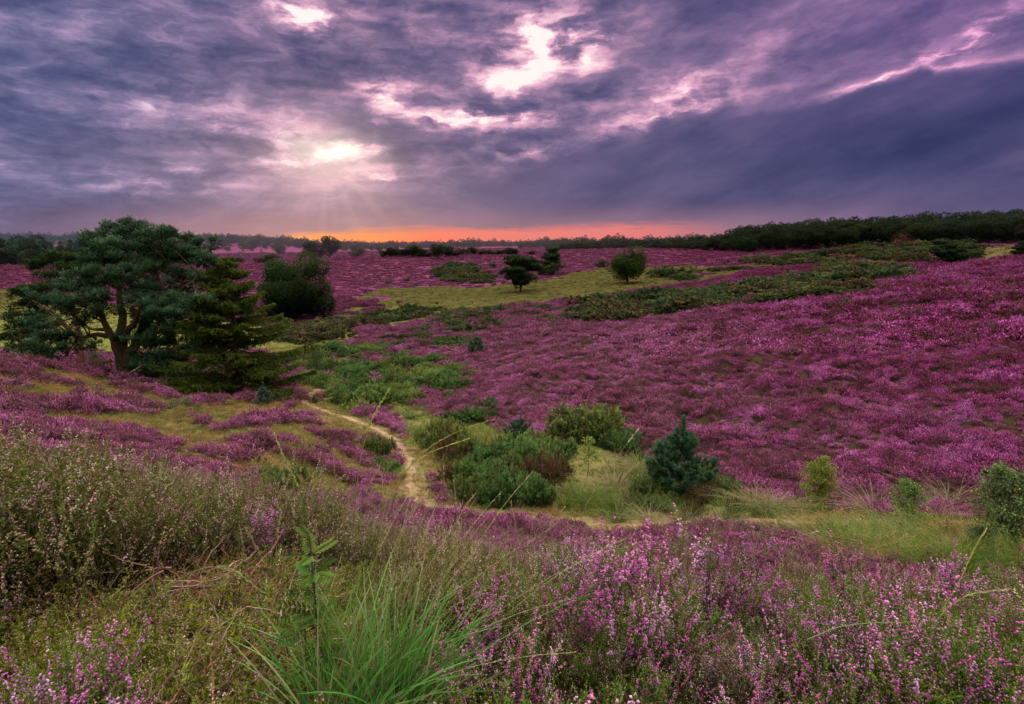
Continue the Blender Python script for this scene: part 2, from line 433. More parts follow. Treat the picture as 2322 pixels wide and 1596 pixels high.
    col = mixc(nt, glow2.min(0.6) * 0.8, col, (0.50, 0.30, 0.36))
    col = mixc(nt, glow.min(0.9) * (0.3 + n_puff*0.8), col, (1.0, 0.70, 0.66))
    hot = blob(sx - 8, 338, 60, 20, 1.0, 0, False).clamp()
    col = mixc(nt, hot * (0.65 + brk * 0.6), col, (1.3, 1.12, 0.98))
    # rays fanning down and to the left of the sun
    a0, e0 = azel(sx, sy - 20)
    da, de = az - a0, el - e0
    ang = da._op('ARCTAN2', (de * -1.0)) * 1.0
    rn = noise(nt, None, 5.0, 2, 0.5, 0, '1D', w=ang + 10.0)
    dist = (da.pow(2.0) + de.pow(2.0))._op('SQRT')
    rays = (rn - 0.42).max(0.0) * (dist * -0.12).exp() * de.smooth(0.5, -2.0) * 0.8
    col = mixc(nt, rays.min(0.5), col, (0.80, 0.50, 0.48))
    mauve = el.smooth(4.5, 0.4) * (az.smooth(-52, -20)) * az.smooth(45, 12)
    col = mixc(nt, mauve * 0.75, col, (0.40, 0.20, 0.235))
    # the burning strip at the horizon
    s_noise = noise(nt, comb(nt, az*0.10, el*1.6, 0.5), 1.0, 4, 0.6)
    st_top = line_el([(560, 540), (640, 528), (760, 521), (1100, 513), (1300, 509), (1500, 503), (1650, 507), (1760, 522)])
    strip = (st_top + (s_noise - 0.5) * 1.3 - el + (n_fine - 0.5) * 0.8).smooth(-0.25, 0.75) * az.smooth(-25.5, -19) * az.smooth(24, 9)
    gap = s_noise.smooth(0.58, 0.68) * az.smooth(4, 12) * 0.8
    s_col = ramp(nt, az.smooth(-28, 10), [(0.0, (1.05, 0.42, 0.07)), (0.3, (1.10, 0.30, 0.07)), (0.55, (1.0, 0.18, 0.11)), (1.0, (0.85, 0.20, 0.20))])
    s_col = mixc(nt, s_noise.smooth(0.42, 0.60) * 0.55, s_col, (0.72, 0.22, 0.19))
    col = mixc(nt, strip * (1.0 - gap) * 0.97, col, s_col)
    # unseen sky overhead and behind is boosted to serve as fill light
    bg = nt.nodes.new('ShaderNodeBackground'); lk(nt, col, bg.inputs[0])
    # overhead and behind the viewer: plain boosted glow added as fill, cheap to evaluate
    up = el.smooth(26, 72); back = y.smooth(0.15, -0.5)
    fill_boost = 1.0 + up * 10.8 + back * el.smooth(5, 30) * 2.2
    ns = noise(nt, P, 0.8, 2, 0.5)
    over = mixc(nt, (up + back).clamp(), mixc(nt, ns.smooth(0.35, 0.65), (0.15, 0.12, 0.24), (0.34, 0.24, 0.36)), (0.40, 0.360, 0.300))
    bg3 = nt.nodes.new('ShaderNodeBackground'); lk(nt, over, bg3.inputs[0]); lk(nt, fill_boost, bg3.inputs[1])
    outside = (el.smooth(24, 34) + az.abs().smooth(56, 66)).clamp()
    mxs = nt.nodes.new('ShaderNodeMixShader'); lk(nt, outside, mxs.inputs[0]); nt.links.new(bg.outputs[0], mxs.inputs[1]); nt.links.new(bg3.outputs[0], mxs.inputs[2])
    sky = nt.nodes.new('ShaderNodeTexSky'); sky.sky_type = 'NISHITA'; sky.sun_disc = False
    sky.sun_elevation = radians(SUN_EL); sky.sun_rotation = radians(SUN_AZ)
    bg2 = nt.nodes.new('ShaderNodeBackground'); lk(nt, sky.outputs[0], bg2.inputs[0]); bg2.inputs[1].default_value = 0.0018
    add = nt.nodes.new('ShaderNodeAddShader')
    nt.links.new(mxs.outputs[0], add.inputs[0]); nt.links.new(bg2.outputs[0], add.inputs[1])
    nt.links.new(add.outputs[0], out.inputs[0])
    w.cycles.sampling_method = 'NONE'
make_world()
sun_d = bpy.data.lights.new('sun', 'SUN'); sun_d.energy = 2.5; sun_d.angle = radians(14); sun_d.color = (1.0, 0.80, 0.74)
sun = bpy.data.objects.new('sun', sun_d); COL.objects.link(sun)
_se, _sa = radians(max(SUN_EL, 16)), radians(SUN_AZ)
from mathutils import Vector
sun.rotation_euler = Vector((sin(_sa)*cos(_se), cos(_sa)*cos(_se), sin(_se))).to_track_quat('Z', 'Y').to_euler()

# ------------------------------------------------------------------ materials
def new_mat(name):
    m = bpy.data.materials.new(name); m.use_nodes = True; nt = m.node_tree; nt.nodes.clear()
    return m, nt, nt.nodes.new('ShaderNodeOutputMaterial')
def haze(nt, shader, near=270.0, far=1100.0, amt=0.60, col=(0.135, 0.145, 0.20)):  # aerial haze painted on: a glow mixed into the material with distance
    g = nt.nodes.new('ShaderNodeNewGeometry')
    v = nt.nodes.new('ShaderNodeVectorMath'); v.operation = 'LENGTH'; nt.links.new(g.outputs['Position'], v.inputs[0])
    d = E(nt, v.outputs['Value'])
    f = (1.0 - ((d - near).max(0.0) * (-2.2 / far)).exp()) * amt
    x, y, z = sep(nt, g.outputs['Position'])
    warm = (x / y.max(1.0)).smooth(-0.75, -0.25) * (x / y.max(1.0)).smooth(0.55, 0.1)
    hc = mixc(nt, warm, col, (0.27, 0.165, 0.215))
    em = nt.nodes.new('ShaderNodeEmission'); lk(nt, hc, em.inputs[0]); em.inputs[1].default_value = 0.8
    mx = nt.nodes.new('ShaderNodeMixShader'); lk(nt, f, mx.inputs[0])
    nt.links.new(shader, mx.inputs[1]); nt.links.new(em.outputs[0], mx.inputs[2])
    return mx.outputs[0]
def diffuse_trans(nt, col, t=0.3, spec=0.0):
    d = nt.nodes.new('ShaderNodeBsdfDiffuse'); lk(nt, col, d.inputs[0])
    r = d.outputs[0]
    if t > 0:
        tr = nt.nodes.new('ShaderNodeBsdfTranslucent'); lk(nt, col, tr.inputs[0])
        mx = nt.nodes.new('ShaderNodeMixShader'); mx.inputs[0].default_value = t
        nt.links.new(r, mx.inputs[1]); nt.links.new(tr.outputs[0], mx.inputs[2]); r = mx.outputs[0]
    if spec > 0:
        gl = nt.nodes.new('ShaderNodeBsdfGlossy'); gl.inputs['Roughness'].default_value = 0.45; gl.inputs[0].default_value = (0.8, 0.8, 0.9, 1)
        mx = nt.nodes.new('ShaderNodeMixShader'); mx.inputs[0].default_value = spec
        nt.links.new(r, mx.inputs[1]); nt.links.new(gl.outputs[0], mx.inputs[2]); r = mx.outputs[0]
    return r
def position(nt):
    g = nt.nodes.new('ShaderNodeNewGeometry'); return E(nt, g.outputs['Position'])
def vertex_mat(name, t=0.3, var=0.35, scale=0.8, gain=1.0, spec=0.0, hz=True, tint=None, dry=False):
    """colour from the mesh's own vertex colours, varied per object and by noise in the world"""
    m, nt, out = new_mat(name)
    at = nt.nodes.new('ShaderNodeAttribute'); at.attribute_name = 'col'
    oi = nt.nodes.new('ShaderNodeObjectInfo')
    n = noise(nt, position(nt), scale, 3, 0.6)
    f = ((n - 0.5) * 2.2 * var + (E(nt, oi.outputs['Random']) - 0.5) * var * 0.9 + 1.0) * gain
    hs = nt.nodes.new('ShaderNodeHueSaturation'); nt.links.new(at.outputs['Color'], hs.inputs['Color'])
    lk(nt, (E(nt, oi.outputs['Random']) * 7.13)._op('FRACT') * 0.05 + 0.475, hs.inputs['Hue']); lk(nt, f, hs.inputs['Value'])
    c = E(nt, hs.outputs[0])
    if tint: c = mixc(nt, 1.0, c, tint, 'MULTIPLY')
    if dry:
        nd = noise(nt, position(nt), 0.55, 4, 0.65)
        c = mixc(nt, nd.smooth(0.46, 0.60) * 0.9, c, mixc(nt, 1.0, c, (1.6, 1.08, 1.4), 'MULTIPLY'))
        c = mixc(nt, nd.smooth(0.46, 0.36) * 0.8, c, mixc(nt, 1.0, c, (0.62, 0.95, 0.5), 'MULTIPLY'))
    sh = diffuse_trans(nt, c, t, spec)
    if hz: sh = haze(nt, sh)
    nt.links.new(sh, out.inputs[0]); return m
M_LEAF = vertex_mat('leaf', 0.3, 0.30, 0.9)
M_NEEDLE = vertex_mat('needle', 0.2, 0.40, 0.55)
M_BARK = vertex_mat('bark', 0.0, 0.5, 6.0)
M_GORSE = vertex_mat('gorse_spines', 0.2, 0.45, 1.3)
M_GRASS = vertex_mat('grass_blade', 0.35, 0.35, 0.5, spec=0.03)
M_MEADOW = vertex_mat('meadow_grass', 0.3, 0.55, 0.10)
M_COVER = vertex_mat('mixed_grass', 0.35, 0.50, 0.9, dry=True)
M_TWIG = vertex_mat('twig', 0.0, 0.5, 4.0)
M_PLANT = vertex_mat('near_leaf', 0.30, 0.40, 2.2, spec=0.0, hz=False)

def heather_mat(name):
    """vertex colour r = 0 at the woody base .. 1 at the flowering tip, g = random per sprig"""
    m, nt, out = new_mat(name)
    at = nt.nodes.new('ShaderNodeAttribute'); at.attribute_name = 'col'
    t, rn, _ = sep(nt, at.outputs['Color'])
    pos = position(nt); X, Y, Z = sep(nt, pos)
    oi = nt.nodes.new('ShaderNodeObjectInfo'); r = E(nt, oi.outputs['Random'])
    n1 = noise(nt, pos, 0.16, 3, 0.6); n2 = noise(nt, pos, 0.9, 3, 0.65); n3 = noise(nt, comb(nt, X*1.0, Y*1.0, 30.0), 0.5, 4, 0.65)
    q = ((n1-0.5)*1.1 + (n2-0.5)*1.5 + (r-0.5)*0.42 + (rn-0.5)*0.22 + 0.425).clamp()
    tip = ramp(nt, q, [(0.0, (0.060, 0.032, 0.024)), (0.22, (0.105, 0.040, 0.045)), (0.38, (0.22, 0.055, 0.125)), (0.52, (0.37, 0.085, 0.245)), (0.66, (0.50, 0.14, 0.38)), (0.85, (0.58, 0.24, 0.54)), (1.0, (0.62, 0.33, 0.62))])
    # paler, dustier towards the valley side, deeper magenta on the high right
    side = ((X * 1.0) - Y * 0.25).smooth(-4.0, 16.0)
    tip = mixc(nt, (1.0 - side) * 0.40, tip, (0.40, 0.18, 0.28))
    n5 = noise(nt, comb(nt, X*0.45, Y*0.45, 11.0), 1.0, 4, 0.6)
    tip = mixc(nt, n5.smooth(0.52, 0.66) * 0.6 * (1.0 - Y.smooth(55.0, 110.0)), tip, (0.47, 0.22, 0.34))
    deep = mixc(nt, 1.0, tip, (0.90, 0.58, 0.86), 'MULTIPLY')
    tip = mixc(nt, side * 0.65, tip, deep)
    far = Y.smooth(55.0, 110.0)
    tip = mixc(nt, far * 0.60, tip, (0.155, 0.033, 0.098))
    base = mixc(nt, n3, (0.018, 0.011, 0.008), (0.045, 0.038, 0.016))  # woody base taken near black, shade between the clumps painted in
    c = mixc(nt, t.smooth(0.25, 0.90), base, tip)
    c = mixc(nt, 1.0, c, mixc(nt, Y.smooth(22.0, 60.0) * 0.75, mixc(nt, rn, (0.22, 0.18, 0.22), (1.6, 1.42, 1.6)), (0.68, 0.60, 0.70)), 'MULTIPLY')
    bald = n3.smooth(0.50, 0.62) * (1.0 - far*0.5)
    c = mixc(nt, bald * 0.72, c, mixc(nt, t, (0.025, 0.018, 0.013), (0.13, 0.065, 0.055)))
    sh = diffuse_trans(nt, c, 0.15)
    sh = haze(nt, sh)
    nt.links.new(sh, out.inputs[0]); return m
M_HEATH = heather_mat('heather_mass')

def ground_mat():
    m, nt, out = new_mat('heath_ground')
    at = nt.nodes.new('ShaderNodeAttribute'); at.attribute_name = 'col'
    hw, gw, sw = sep(nt, at.outputs['Color'])
    pos = position(nt); X, Y, Z = sep(nt, pos)
    flat = comb(nt, X, Y, 0.0)
    n1 = noise(nt, flat, 0.35, 5, 0.6); n2 = noise(nt, flat, 4.0, 5, 0.65); n3 = noise(nt, flat, 0.05, 4, 0.55); n4 = noise(nt, comb(nt, X*0.25, Y*1.0, 0.0), 0.5, 5, 0.6)
    grass = ramp(nt, n1*0.55 + n2*0.45, [(0.25, (0.045, 0.062, 0.016)), (0.45, (0.095, 0.115, 0.030)), (0.6, (0.165, 0.155, 0.050)), (0.8, (0.26, 0.21, 0.10))])
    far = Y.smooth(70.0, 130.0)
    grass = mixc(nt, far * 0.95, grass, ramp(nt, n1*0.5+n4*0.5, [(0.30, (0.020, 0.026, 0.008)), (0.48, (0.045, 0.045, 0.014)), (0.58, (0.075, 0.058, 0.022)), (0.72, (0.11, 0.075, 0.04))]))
    straw = ramp(nt, n2, [(0.2, (0.07, 0.055, 0.025)), (0.45, (0.155, 0.12, 0.060)), (0.6, (0.24, 0.18, 0.10)), (0.8, (0.33, 0.25, 0.16))])
    heath = mixc(nt, n2, (0.018, 0.012, 0.009), (0.060, 0.042, 0.024))
    hfar = ramp(nt, n4*0.5 + n3*0.3 + n2*0.2, [(0.2, (0.06, 0.022, 0.034)), (0.45, (0.13, 0.034, 0.085)), (0.6, (0.20, 0.055, 0.135)), (0.8, (0.25, 0.11, 0.17))])
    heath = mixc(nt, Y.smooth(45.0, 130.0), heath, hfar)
    tot = (hw + gw + sw).max(0.001)
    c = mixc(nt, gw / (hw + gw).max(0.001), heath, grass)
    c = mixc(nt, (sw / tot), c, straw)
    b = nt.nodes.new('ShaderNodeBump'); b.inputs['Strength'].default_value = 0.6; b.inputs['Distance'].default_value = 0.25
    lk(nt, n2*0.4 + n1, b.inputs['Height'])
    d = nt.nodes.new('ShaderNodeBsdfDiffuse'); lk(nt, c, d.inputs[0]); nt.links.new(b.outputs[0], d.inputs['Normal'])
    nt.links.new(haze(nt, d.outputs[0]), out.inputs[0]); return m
M_GROUND = ground_mat()
def path_mat():
    m, nt, out = new_mat('trodden_sand')
    pos = position(nt)
    n1 = noise(nt, pos, 1.6, 4, 0.6); n2 = noise(nt, pos, 14.0, 5, 0.7)
    c = ramp(nt, n1*0.5 + n2*0.5, [(0.25, (0.14, 0.10, 0.055)), (0.42, (0.29, 0.205, 0.13)), (0.55, (0.40, 0.29, 0.20)), (0.75, (0.52, 0.39, 0.29))])
    n3 = noise(nt, pos, 2.6, 5, 0.7)
    gcol = ramp(nt, n2, [(0.3, (0.05, 0.06, 0.02)), (0.55, (0.17, 0.16, 0.06)), (0.75, (0.30, 0.25, 0.12))])
    c = mixc(nt, n3.smooth(0.49, 0.58) * 0.85, mixc(nt, 1.0, c, (0.85, 0.80, 0.74), 'MULTIPLY'), gcol)
    b = nt.nodes.new('ShaderNodeBump'); b.inputs['Strength'].default_value = 0.9; b.inputs['Distance'].default_value = 0.08; lk(nt, n2*0.5 + n1, b.inputs['Height'])
    d = nt.nodes.new('ShaderNodeBsdfDiffuse'); lk(nt, c, d.inputs[0]); nt.links.new(b.outputs[0], d.inputs['Normal'])
    nt.links.new(d.outputs[0], out.inputs[0]); return m
M_PATH = path_mat()
# ------------------------------------------------------------------ what grows where (outlines on the land)
def world_poly(pts, ymin=1.0, ymax=5000.0):
    out = []
    for i, p in enumerate(pts):
        q = pts[(i+1) % len(pts)]
        for t in np.linspace(0, 1, max(1, int(math.hypot(q[0]-p[0], q[1]-p[1]) / 60)) + 1)[:-1]:
            X, Y, Z = hit(p[0] + (q[0]-p[0])*t, p[1] + (q[1]-p[1])*t, ymin, ymax); out.append((X, Y))
    return out
GRASS_FAR = world_poly([(735,742),(770,705),(800,672),(870,652),(1000,648),(1080,652),(1140,643),(1230,634),(1330,614),(1390,603),(1480,606),(1560,602),(1640,606),(1690,612),(1600,640),(1500,656),(1340,681),(1180,696),(1000,716),(880,722),(800,735)], 75, 400)
GRASS_VALL = world_poly([(620,742),(760,729),(860,723),(1000,714),(990,724),(860,744),(790,768),(730,802),(650,815),(560,795),(560,750)], 40, 140)
MEADOW_L = world_poly([(-400,655),(60,655),(110,690),(300,690),(420,720),(560,735),(620,745),(560,800),(-400,800)], 50, 160)
STRAW_VAL = world_poly([(300,862),(420,872),(520,905),(640,905),(700,890),(740,905),(770,930),(830,945),(900,990),(945,1060),(960,1140),(1080,1168),(900,1180),(700,1130),(560,1110),(460,1040),(360,1000),(330,940)], 4, 60)
VERGE = world_poly([(880,900),(980,930),(1010,960),(1100,960),(1240,1010),(1440,1020),(1500,1090),(1640,1110),(1760,1150),(1900,1165),(2200,1180),(2340,1190),(2340,1310),(2150,1320),(1950,1300),(1830,1240),(1700,1195),(1400,1190),(1200,1175),(1060,1150),(980,1120),(950,1060),(920,1000)], 5.5, 60)
RISE = world_poly([(1470,648),(1560,614),(1700,592),(1850,574),(2000,558),(2250,552),(2330,560),(2330,588),(2200,592),(2050,602),(1900,600),(1750,606),(1600,625)], 105, 300)
RIGHT_DRY = world_poly([(2180,560),(2321,562),(2321,590),(2230,590),(2200,575)], 110, 300)
NEAR_MOSS = [(-4.5,0.2),(-1.6,0.2),(-0.2,0.6),(-0.1,1.6),(-0.35,2.6),(-1.0,3.2),(-1.8,2.6),(-2.6,2.0),(-4.5,1.6)]
_pp = [(735, 865, 0.27), (722, 885, 0.31), (698, 898, 0.39), (692, 915, 0.43), (735, 932, 0.39), (790, 948, 0.37), (850, 972, 0.37), (892, 998, 0.37), (918, 1030, 0.33), (932, 1062, 0.28), (930, 1090, 0.27), (932, 1115, 0.28), (950, 1138, 0.39), (1020, 1153, 0.33), (1110, 1168, 0.33), (1220, 1180, 0.3), (1350, 1190, 0.31), (1450, 1190, 0.35), (1560, 1183, 0.39), (1700, 1180, 0.35), (1850, 1190, 0.27), (2000, 1188, 0.27), (2130, 1185, 0.27), (2300, 1200, 0.23)]
PATH_PTS = np.array([hit(p[0], p[1], 8.5, 60)[:2] + (p[2],) for p in _pp])
def _dense(P, step=0.12):
    # Catmull-Rom through the points
    out = []
    Q = np.vstack([2*P[0]-P[1], P, 2*P[-1]-P[-2]])
    for i in range(1, len(Q)-2):
        n = max(2, int(np.linalg.norm(Q[i+1][:2]-Q[i][:2]) / step))
        t = np.linspace(0, 1, n, endpoint=False)[:, None]
        out.append(0.5*((2*Q[i]) + (-Q[i-1]+Q[i+1])*t + (2*Q[i-1]-5*Q[i]+4*Q[i+1]-Q[i+2])*t*t + (-Q[i-1]+3*Q[i]-3*Q[i+1]+Q[i+2])*t**3))
    return np.vstack(out + [P[-1:]])
PATH_C = _dense(PATH_PTS)
def path_dist(X, Y):
    X = np.asarray(X, float); Y = np.asarray(Y, float); d = np.full(X.shape, 1e9)
    near = (Y > 7) & (Y < 70) & (X > -25) & (X < 16)
    if near.any():
        xs, ys = X[near], Y[near]; dd = np.full(xs.shape, 1e9)
        for c in PATH_C[::2]:
            dd = np.minimum(dd, (xs-c[0])**2 + (ys-c[1])**2)
        d[near] = np.sqrt(dd)
    return d
def weights(X, Y):
    """heather, grass and straw shares at points of the land"""
    X = np.asarray(X, float); Y = np.asarray(Y, float); r = np.sqrt(X*X+Y*Y)
    wob = np.clip(r * 0.03, 0.05, 2.5)
    Xw = X + (fbm(X, Y, 3.0, 21)-0.5)*wob*2 + (fbm(X, Y, 0.6, 22, 2)-0.5)*wob*0.6
    Yw = Y + (fbm(X, Y, 3.0, 31)-0.5)*wob*2 + (fbm(X, Y, 0.6, 32, 2)-0.5)*wob*0.6
    h = np.ones(X.shape); g = np.zeros(X.shape); s = np.zeros(X.shape)
    patch = fbm(X, Y, 2.2, 41, 3); big = fbm(X, Y, 14.0, 51, 3); f2 = fbm(X, Y, 7.0, 61, 3)
    m = in_poly(Xw, Yw, GRASS_FAR)
    g[m] = 1; h[m] = np.where((fbm(X, Y, 3.5, 66, 3)[m] > 0.60) & (X[m] < -22) & (Y[m] < 125), 0.9, 0.0); g[m] -= h[m]
    m = in_poly(Xw, Yw, GRASS_VALL); g[m] = 1; h[m] = 0
    m = in_poly(Xw, Yw, MEADOW_L); g[m] = 1.0; s[m] = 0.0; h[m] = 0
    m = in_poly(Xw, Yw, RISE); g[m] = np.where(f2[m] > .56, 0, .9); h[m] = np.where(f2[m] > .56, 1, 0)
    m = in_poly(Xw, Yw, RIGHT_DRY); g[m] = 0.7; s[m] = 0.2; h[m] = 0
    m = in_poly(Xw, Yw, STRAW_VAL)
    hp = (fbm(X, Y, 1.15, 45, 3)*.55 + patch*.45)[m] > 0.515
    h[m] = np.where(hp, 1.0, 0.0); g[m] = np.where(hp, 0, 0.62); s[m] = np.where(hp, 0, 0.38)
    m = in_poly(Xw, Yw, VERGE)
    g[m] = 0.85; s[m] = 0.15; h[m] = 0
    # moss and dry grass gaps in the heather on the left slope
    m = (X < -0.30*Y + 1.0) & (Y > 8) & (Y < 34) & (h > 0.5)
    gap = m & (fbm(X, Y, 1.3, 43, 3)*.5 + patch*.5 + 0.2*(f2-0.5) > 0.535)
    h[gap] = 0; g[gap] = 0.75; s[gap] = 0.25
    m = in_poly(Xw, Yw, NEAR_MOSS); h[m] = 0.15; g[m] = 0.7; s[m] = 0.15
    d = path_dist(X, Y); wv = 0.62 + (fbm(X, Y, 1.0, 71, 2)-0.5)*0.9
    k = np.clip((wv - d) / 0.35, 0, 1)
    s = s*(1-k) + 0.8*k; h = h*(1-k); g = g*(1-k) + 0.2*k
    return h, g, s

def build_ground():
    # a round sheet: fine in front of the viewer, coarse elsewhere, out to the horizon
    a1 = np.radians(np.linspace(-52, 52, 760)); a2 = np.radians(np.linspace(52, 308, 90))[1:-1]
    A = np.concatenate([a1, a2]); nA = len(A)
    R = np.concatenate([np.exp(np.linspace(math.log(0.25), math.log(450), 560)), np.exp(np.linspace(math.log(450), math.log(9000), 60))[1:]])
    AA, RR = np.meshgrid(A, R)
    X = RR*np.sin(AA); Y = RR*np.cos(AA)
    Z = ground_h(X.ravel(), Y.ravel()).reshape(X.shape)
    h, g, s = weights(X.ravel(), Y.ravel())
    nR = len(R)
    V = np.stack([X, Y, Z], -1).reshape(-1, 3)
    C = np.stack([h, g, s], -1)
    V = np.vstack([V, [[0, 0, gz(0, 0.01)]]]); C = np.vstack([C, [[0.2, 0.7, 0.1]]])
    i = np.arange(nR-1)[:, None]*nA; j = np.arange(nA)[None]; j2 = (j+1) % nA
    Fq = np.stack([i+j, i+nA+j, i+nA+j2, i+j2], -1).reshape(-1, 4)
    c = len(V)-1; jj = np.arange(nA)
    cap = np.stack([np.full(nA, c), jj, (jj+1) % nA, (jj+1) % nA], -1)
    G = Geo(); G.add(V, np.vstack([Fq, cap]), C)
    o = G.obj('ground', M_GROUND, smooth=True)
    tag(o, 'rolling heathland ground under heather and grass', 'ground', kind='structure')
    # the trodden path, a thin sheet lying on the ground
    P = PATH_C; T = norm(np.gradient(P[:, :2], axis=0)); N = np.stack([-T[:, 1], T[:, 0]], -1)
    m = 7; us = np.linspace(-1, 1, m)
    wv = P[:, 2]*0.5*(0.55 + 0.6*fbm(P[:, 0], P[:, 1], 0.8, 5, 3))
    wob = (fbm(P[:, 0], P[:, 1], 0.9, 8, 3) - 0.5)*0.3
    V = []
    for u in us:
        e = (fbm(P[:, 0]*3+u*9, P[:, 1]*3, 1.0, 12, 2)-0.5)*0.22*abs(u)
        q = P[:, :2] + N*((u*(wv+e)+wob)[:, None])
        zz = ground_h(q[:, 0], q[:, 1]) + 0.022 - 0.02*abs(u)**3
        V.append(np.column_stack([q, zz]))
    V = np.stack(V, 1); n = len(P)
    i = np.arange(n-1)[:, None]*m; j = np.arange(m-1)[None]
    Fq = np.stack([i+j, i+j+1, i+m+j+1, i+m+j], -1).reshape(-1, 4)
    G = Geo(); G.add(V.reshape(-1, 3), Fq, (1, 1, 1))
    o = G.obj('path', M_PATH, smooth=True)
    tag(o, 'narrow trodden sandy path winding through the valley', 'path', kind='structure')
build_ground()
# ------------------------------------------------------------------ plant shapes
def heather_clump(n, sp_len, sp_w, seed):
    r = np.random.default_rng(seed); g = Geo()
    nl = 9
    lob = np.column_stack([r.uniform(-.34, .34, nl), r.uniform(-.34, .34, nl), r.uniform(.10, .26, nl)]); lr = r.uniform(.16, .27, nl)
    k = r.integers(0, nl, n); d = norm(r.normal(size=(n, 3)) * [1, 1, .8]); d[:, 2] = np.abs(d[:, 2])
    P = lob[k] + d * (lr[k] * r.uniform(.45, 1.0, n))[:, None]
    D = norm(d * [.8, .8, .6] + [0, 0, .45] + r.normal(size=(n, 3))*.42)
    P = P - D * sp_len * .5; P[:, 2] = np.maximum(P[:, 2], -0.02)
    t0 = np.clip(P[:, 2] / .34, 0, 1)*.6 + .4*np.clip(d[:, 2]*1.3 - .1, 0, 1); rn = r.uniform(0, 1, n)
    C0 = np.column_stack([t0 * .45, rn, rn]); C1 = np.column_stack([np.clip(t0 + .45, 0, 1), rn, rn])
    leaves(g, P, D, sp_len * r.uniform(.6, 1.3, n), sp_w * r.uniform(.7, 1.3, n), C0, C1, r)
    return g
def bell(g, P, D, L, Wd, C, r):
    """little closed flower bells: 4 sides, seen from all round"""
    n = len(P); D = norm(D); S = norm(np.cross(D, rand_dir(n, r))); N = np.cross(D, S)
    L = np.broadcast_to(L, (n,))[:, None]; Wd = np.broadcast_to(Wd, (n,))[:, None] / 2
    V = np.empty((n, 6, 3)); V[:, 0] = P; V[:, 5] = P + D*L
    M = P + D*L*.5
    for i, (a, b) in enumerate(((1, 0), (0, 1), (-1, 0), (0, -1))): V[:, 1+i] = M + (S*a + N*b)*Wd
    f = []
    for i in range(4):
        j = (i+1) % 4; f += [[0, 1+i, 1+j, 1+j], [5, 1+j, 1+i, 1+i]]
    f = np.array(f)
    Fq = (np.arange(n)[:, None, None]*6 + f[None]).reshape(-1, 4)
    Cc = np.repeat(np.broadcast_to(C, (n, 3))[:, None], 6, 1).copy(); Cc[:, 5] *= 1.15; Cc[:, 0] *= .7
    g.add(V.reshape(-1, 3), Fq, Cc.reshape(-1, 3))
PINK = np.array([(.66, .17, .50), (.72, .25, .60), (.56, .11, .40), (.70, .34, .66)])
PALE = np.array([(.56, .36, .42), (.56, .44, .38), (.40, .22, .18), (.62, .30, .48)])
def heather_plant(seed, nspr, height, spread, flower, pal, leafc=((.035, .055, .014), (.12, .15, .04)), lean=(0, 0), fsize=1.0):
    """a near heather bush: woody stems, leafy side shoots and spikes of small bells"""
    r = np.random.default_rng(seed); g = Geo(); c0, c1 = map(np.array, leafc)
    for s in range(nspr):
        a = r.uniform(0, 2*pi); rad = spread * sqrt(r.uniform(0, 1)); hh = height * r.uniform(.65, 1.12) * (1 - .25*rad/spread)
        b = np.array([cos(a), sin(a), 0]) * rad
        tip = b * r.uniform(1.3, 2.1) + np.array([lean[0], lean[1], 1.0]) * hh
        base = b * .25; mid = base*.55 + b*.75 + np.array([0, 0, hh*.45])
        pts = bezier(base, mid, tip, 9) + r.normal(size=(9, 3)) * .004
        wood = np.array((.075, .045, .028)) * r.uniform(.6, 1.6)
        tube(g, pts, np.linspace(.0032, .0010, 9), wood, 3, np.array((.14, .10, .045)))
        fl = flower * r.uniform(.3, 1.5); pc = pal[r.integers(0, len(pal))] * r.uniform(.85, 1.1)
        ns = int(r.integers(9, 15))
        for q in range(ns):
            t = r.uniform(.38, 1.0) if q else 1.0
            i = min(int(t*8), 7); p0 = pts[i] * (1-(t*8-i)) + pts[i+1]*(t*8-i)
            dd = norm(norm(pts[min(i+1, 8)] - pts[i])*1.0 + rand_dir(1, r)[0]*.75 + [0, 0, .35]) if q else norm(pts[8]-pts[7])
            ln = r.uniform(.05, .13) * (1.25 - .4*t)
            p1 = p0 + dd*ln; m = 16
            tt = r.uniform(0, 1, m)[:, None]; Pl = p0*(1-tt) + p1*tt
            Dl = norm(dd*.8 + rand_dir(m, r)*.8)
            sh = r.uniform(.6, 1.35)*(.10 + .90*np.clip((Pl[:, 2:]/height - .30)/.55, 0, 1))  # leaves darkened towards the plant's foot, inner shade painted into their colour
            leaves(g, Pl, Dl, r.uniform(.009, .018, m), r.uniform(.0026, .0048, m), c0*sh, c1*sh, r)
            if r.uniform() < fl:
                m = int(r.integers(8, 18)); tt = r.uniform(.25, 1.08, m)[:, None]; Pf = p0*(1-tt) + p1*tt
                Df = norm(rand_dir(m, r) + [0, 0, -.25]); cc = pc * r.uniform(.6, 1.25, (m, 1)) * (.35 + .65*np.clip((Pf[:, 2:]/height - .25)/.5, 0, 1))  # low bells get the same painted inner shade
                bell(g, Pf, Df, .0068*fsize, .0050*fsize, np.clip(cc, 0, .92), r)
            elif r.uniform() < .5:
                m = 7; tt = r.uniform(.4, 1.05, m)[:, None]; Pf = p0*(1-tt) + p1*tt
                bell(g, Pf, rand_dir(m, r), .0046*fsize, .0034*fsize, np.array((.46, .27, .27))*r.uniform(.6, 1.3, (m, 1)), r)
    return g
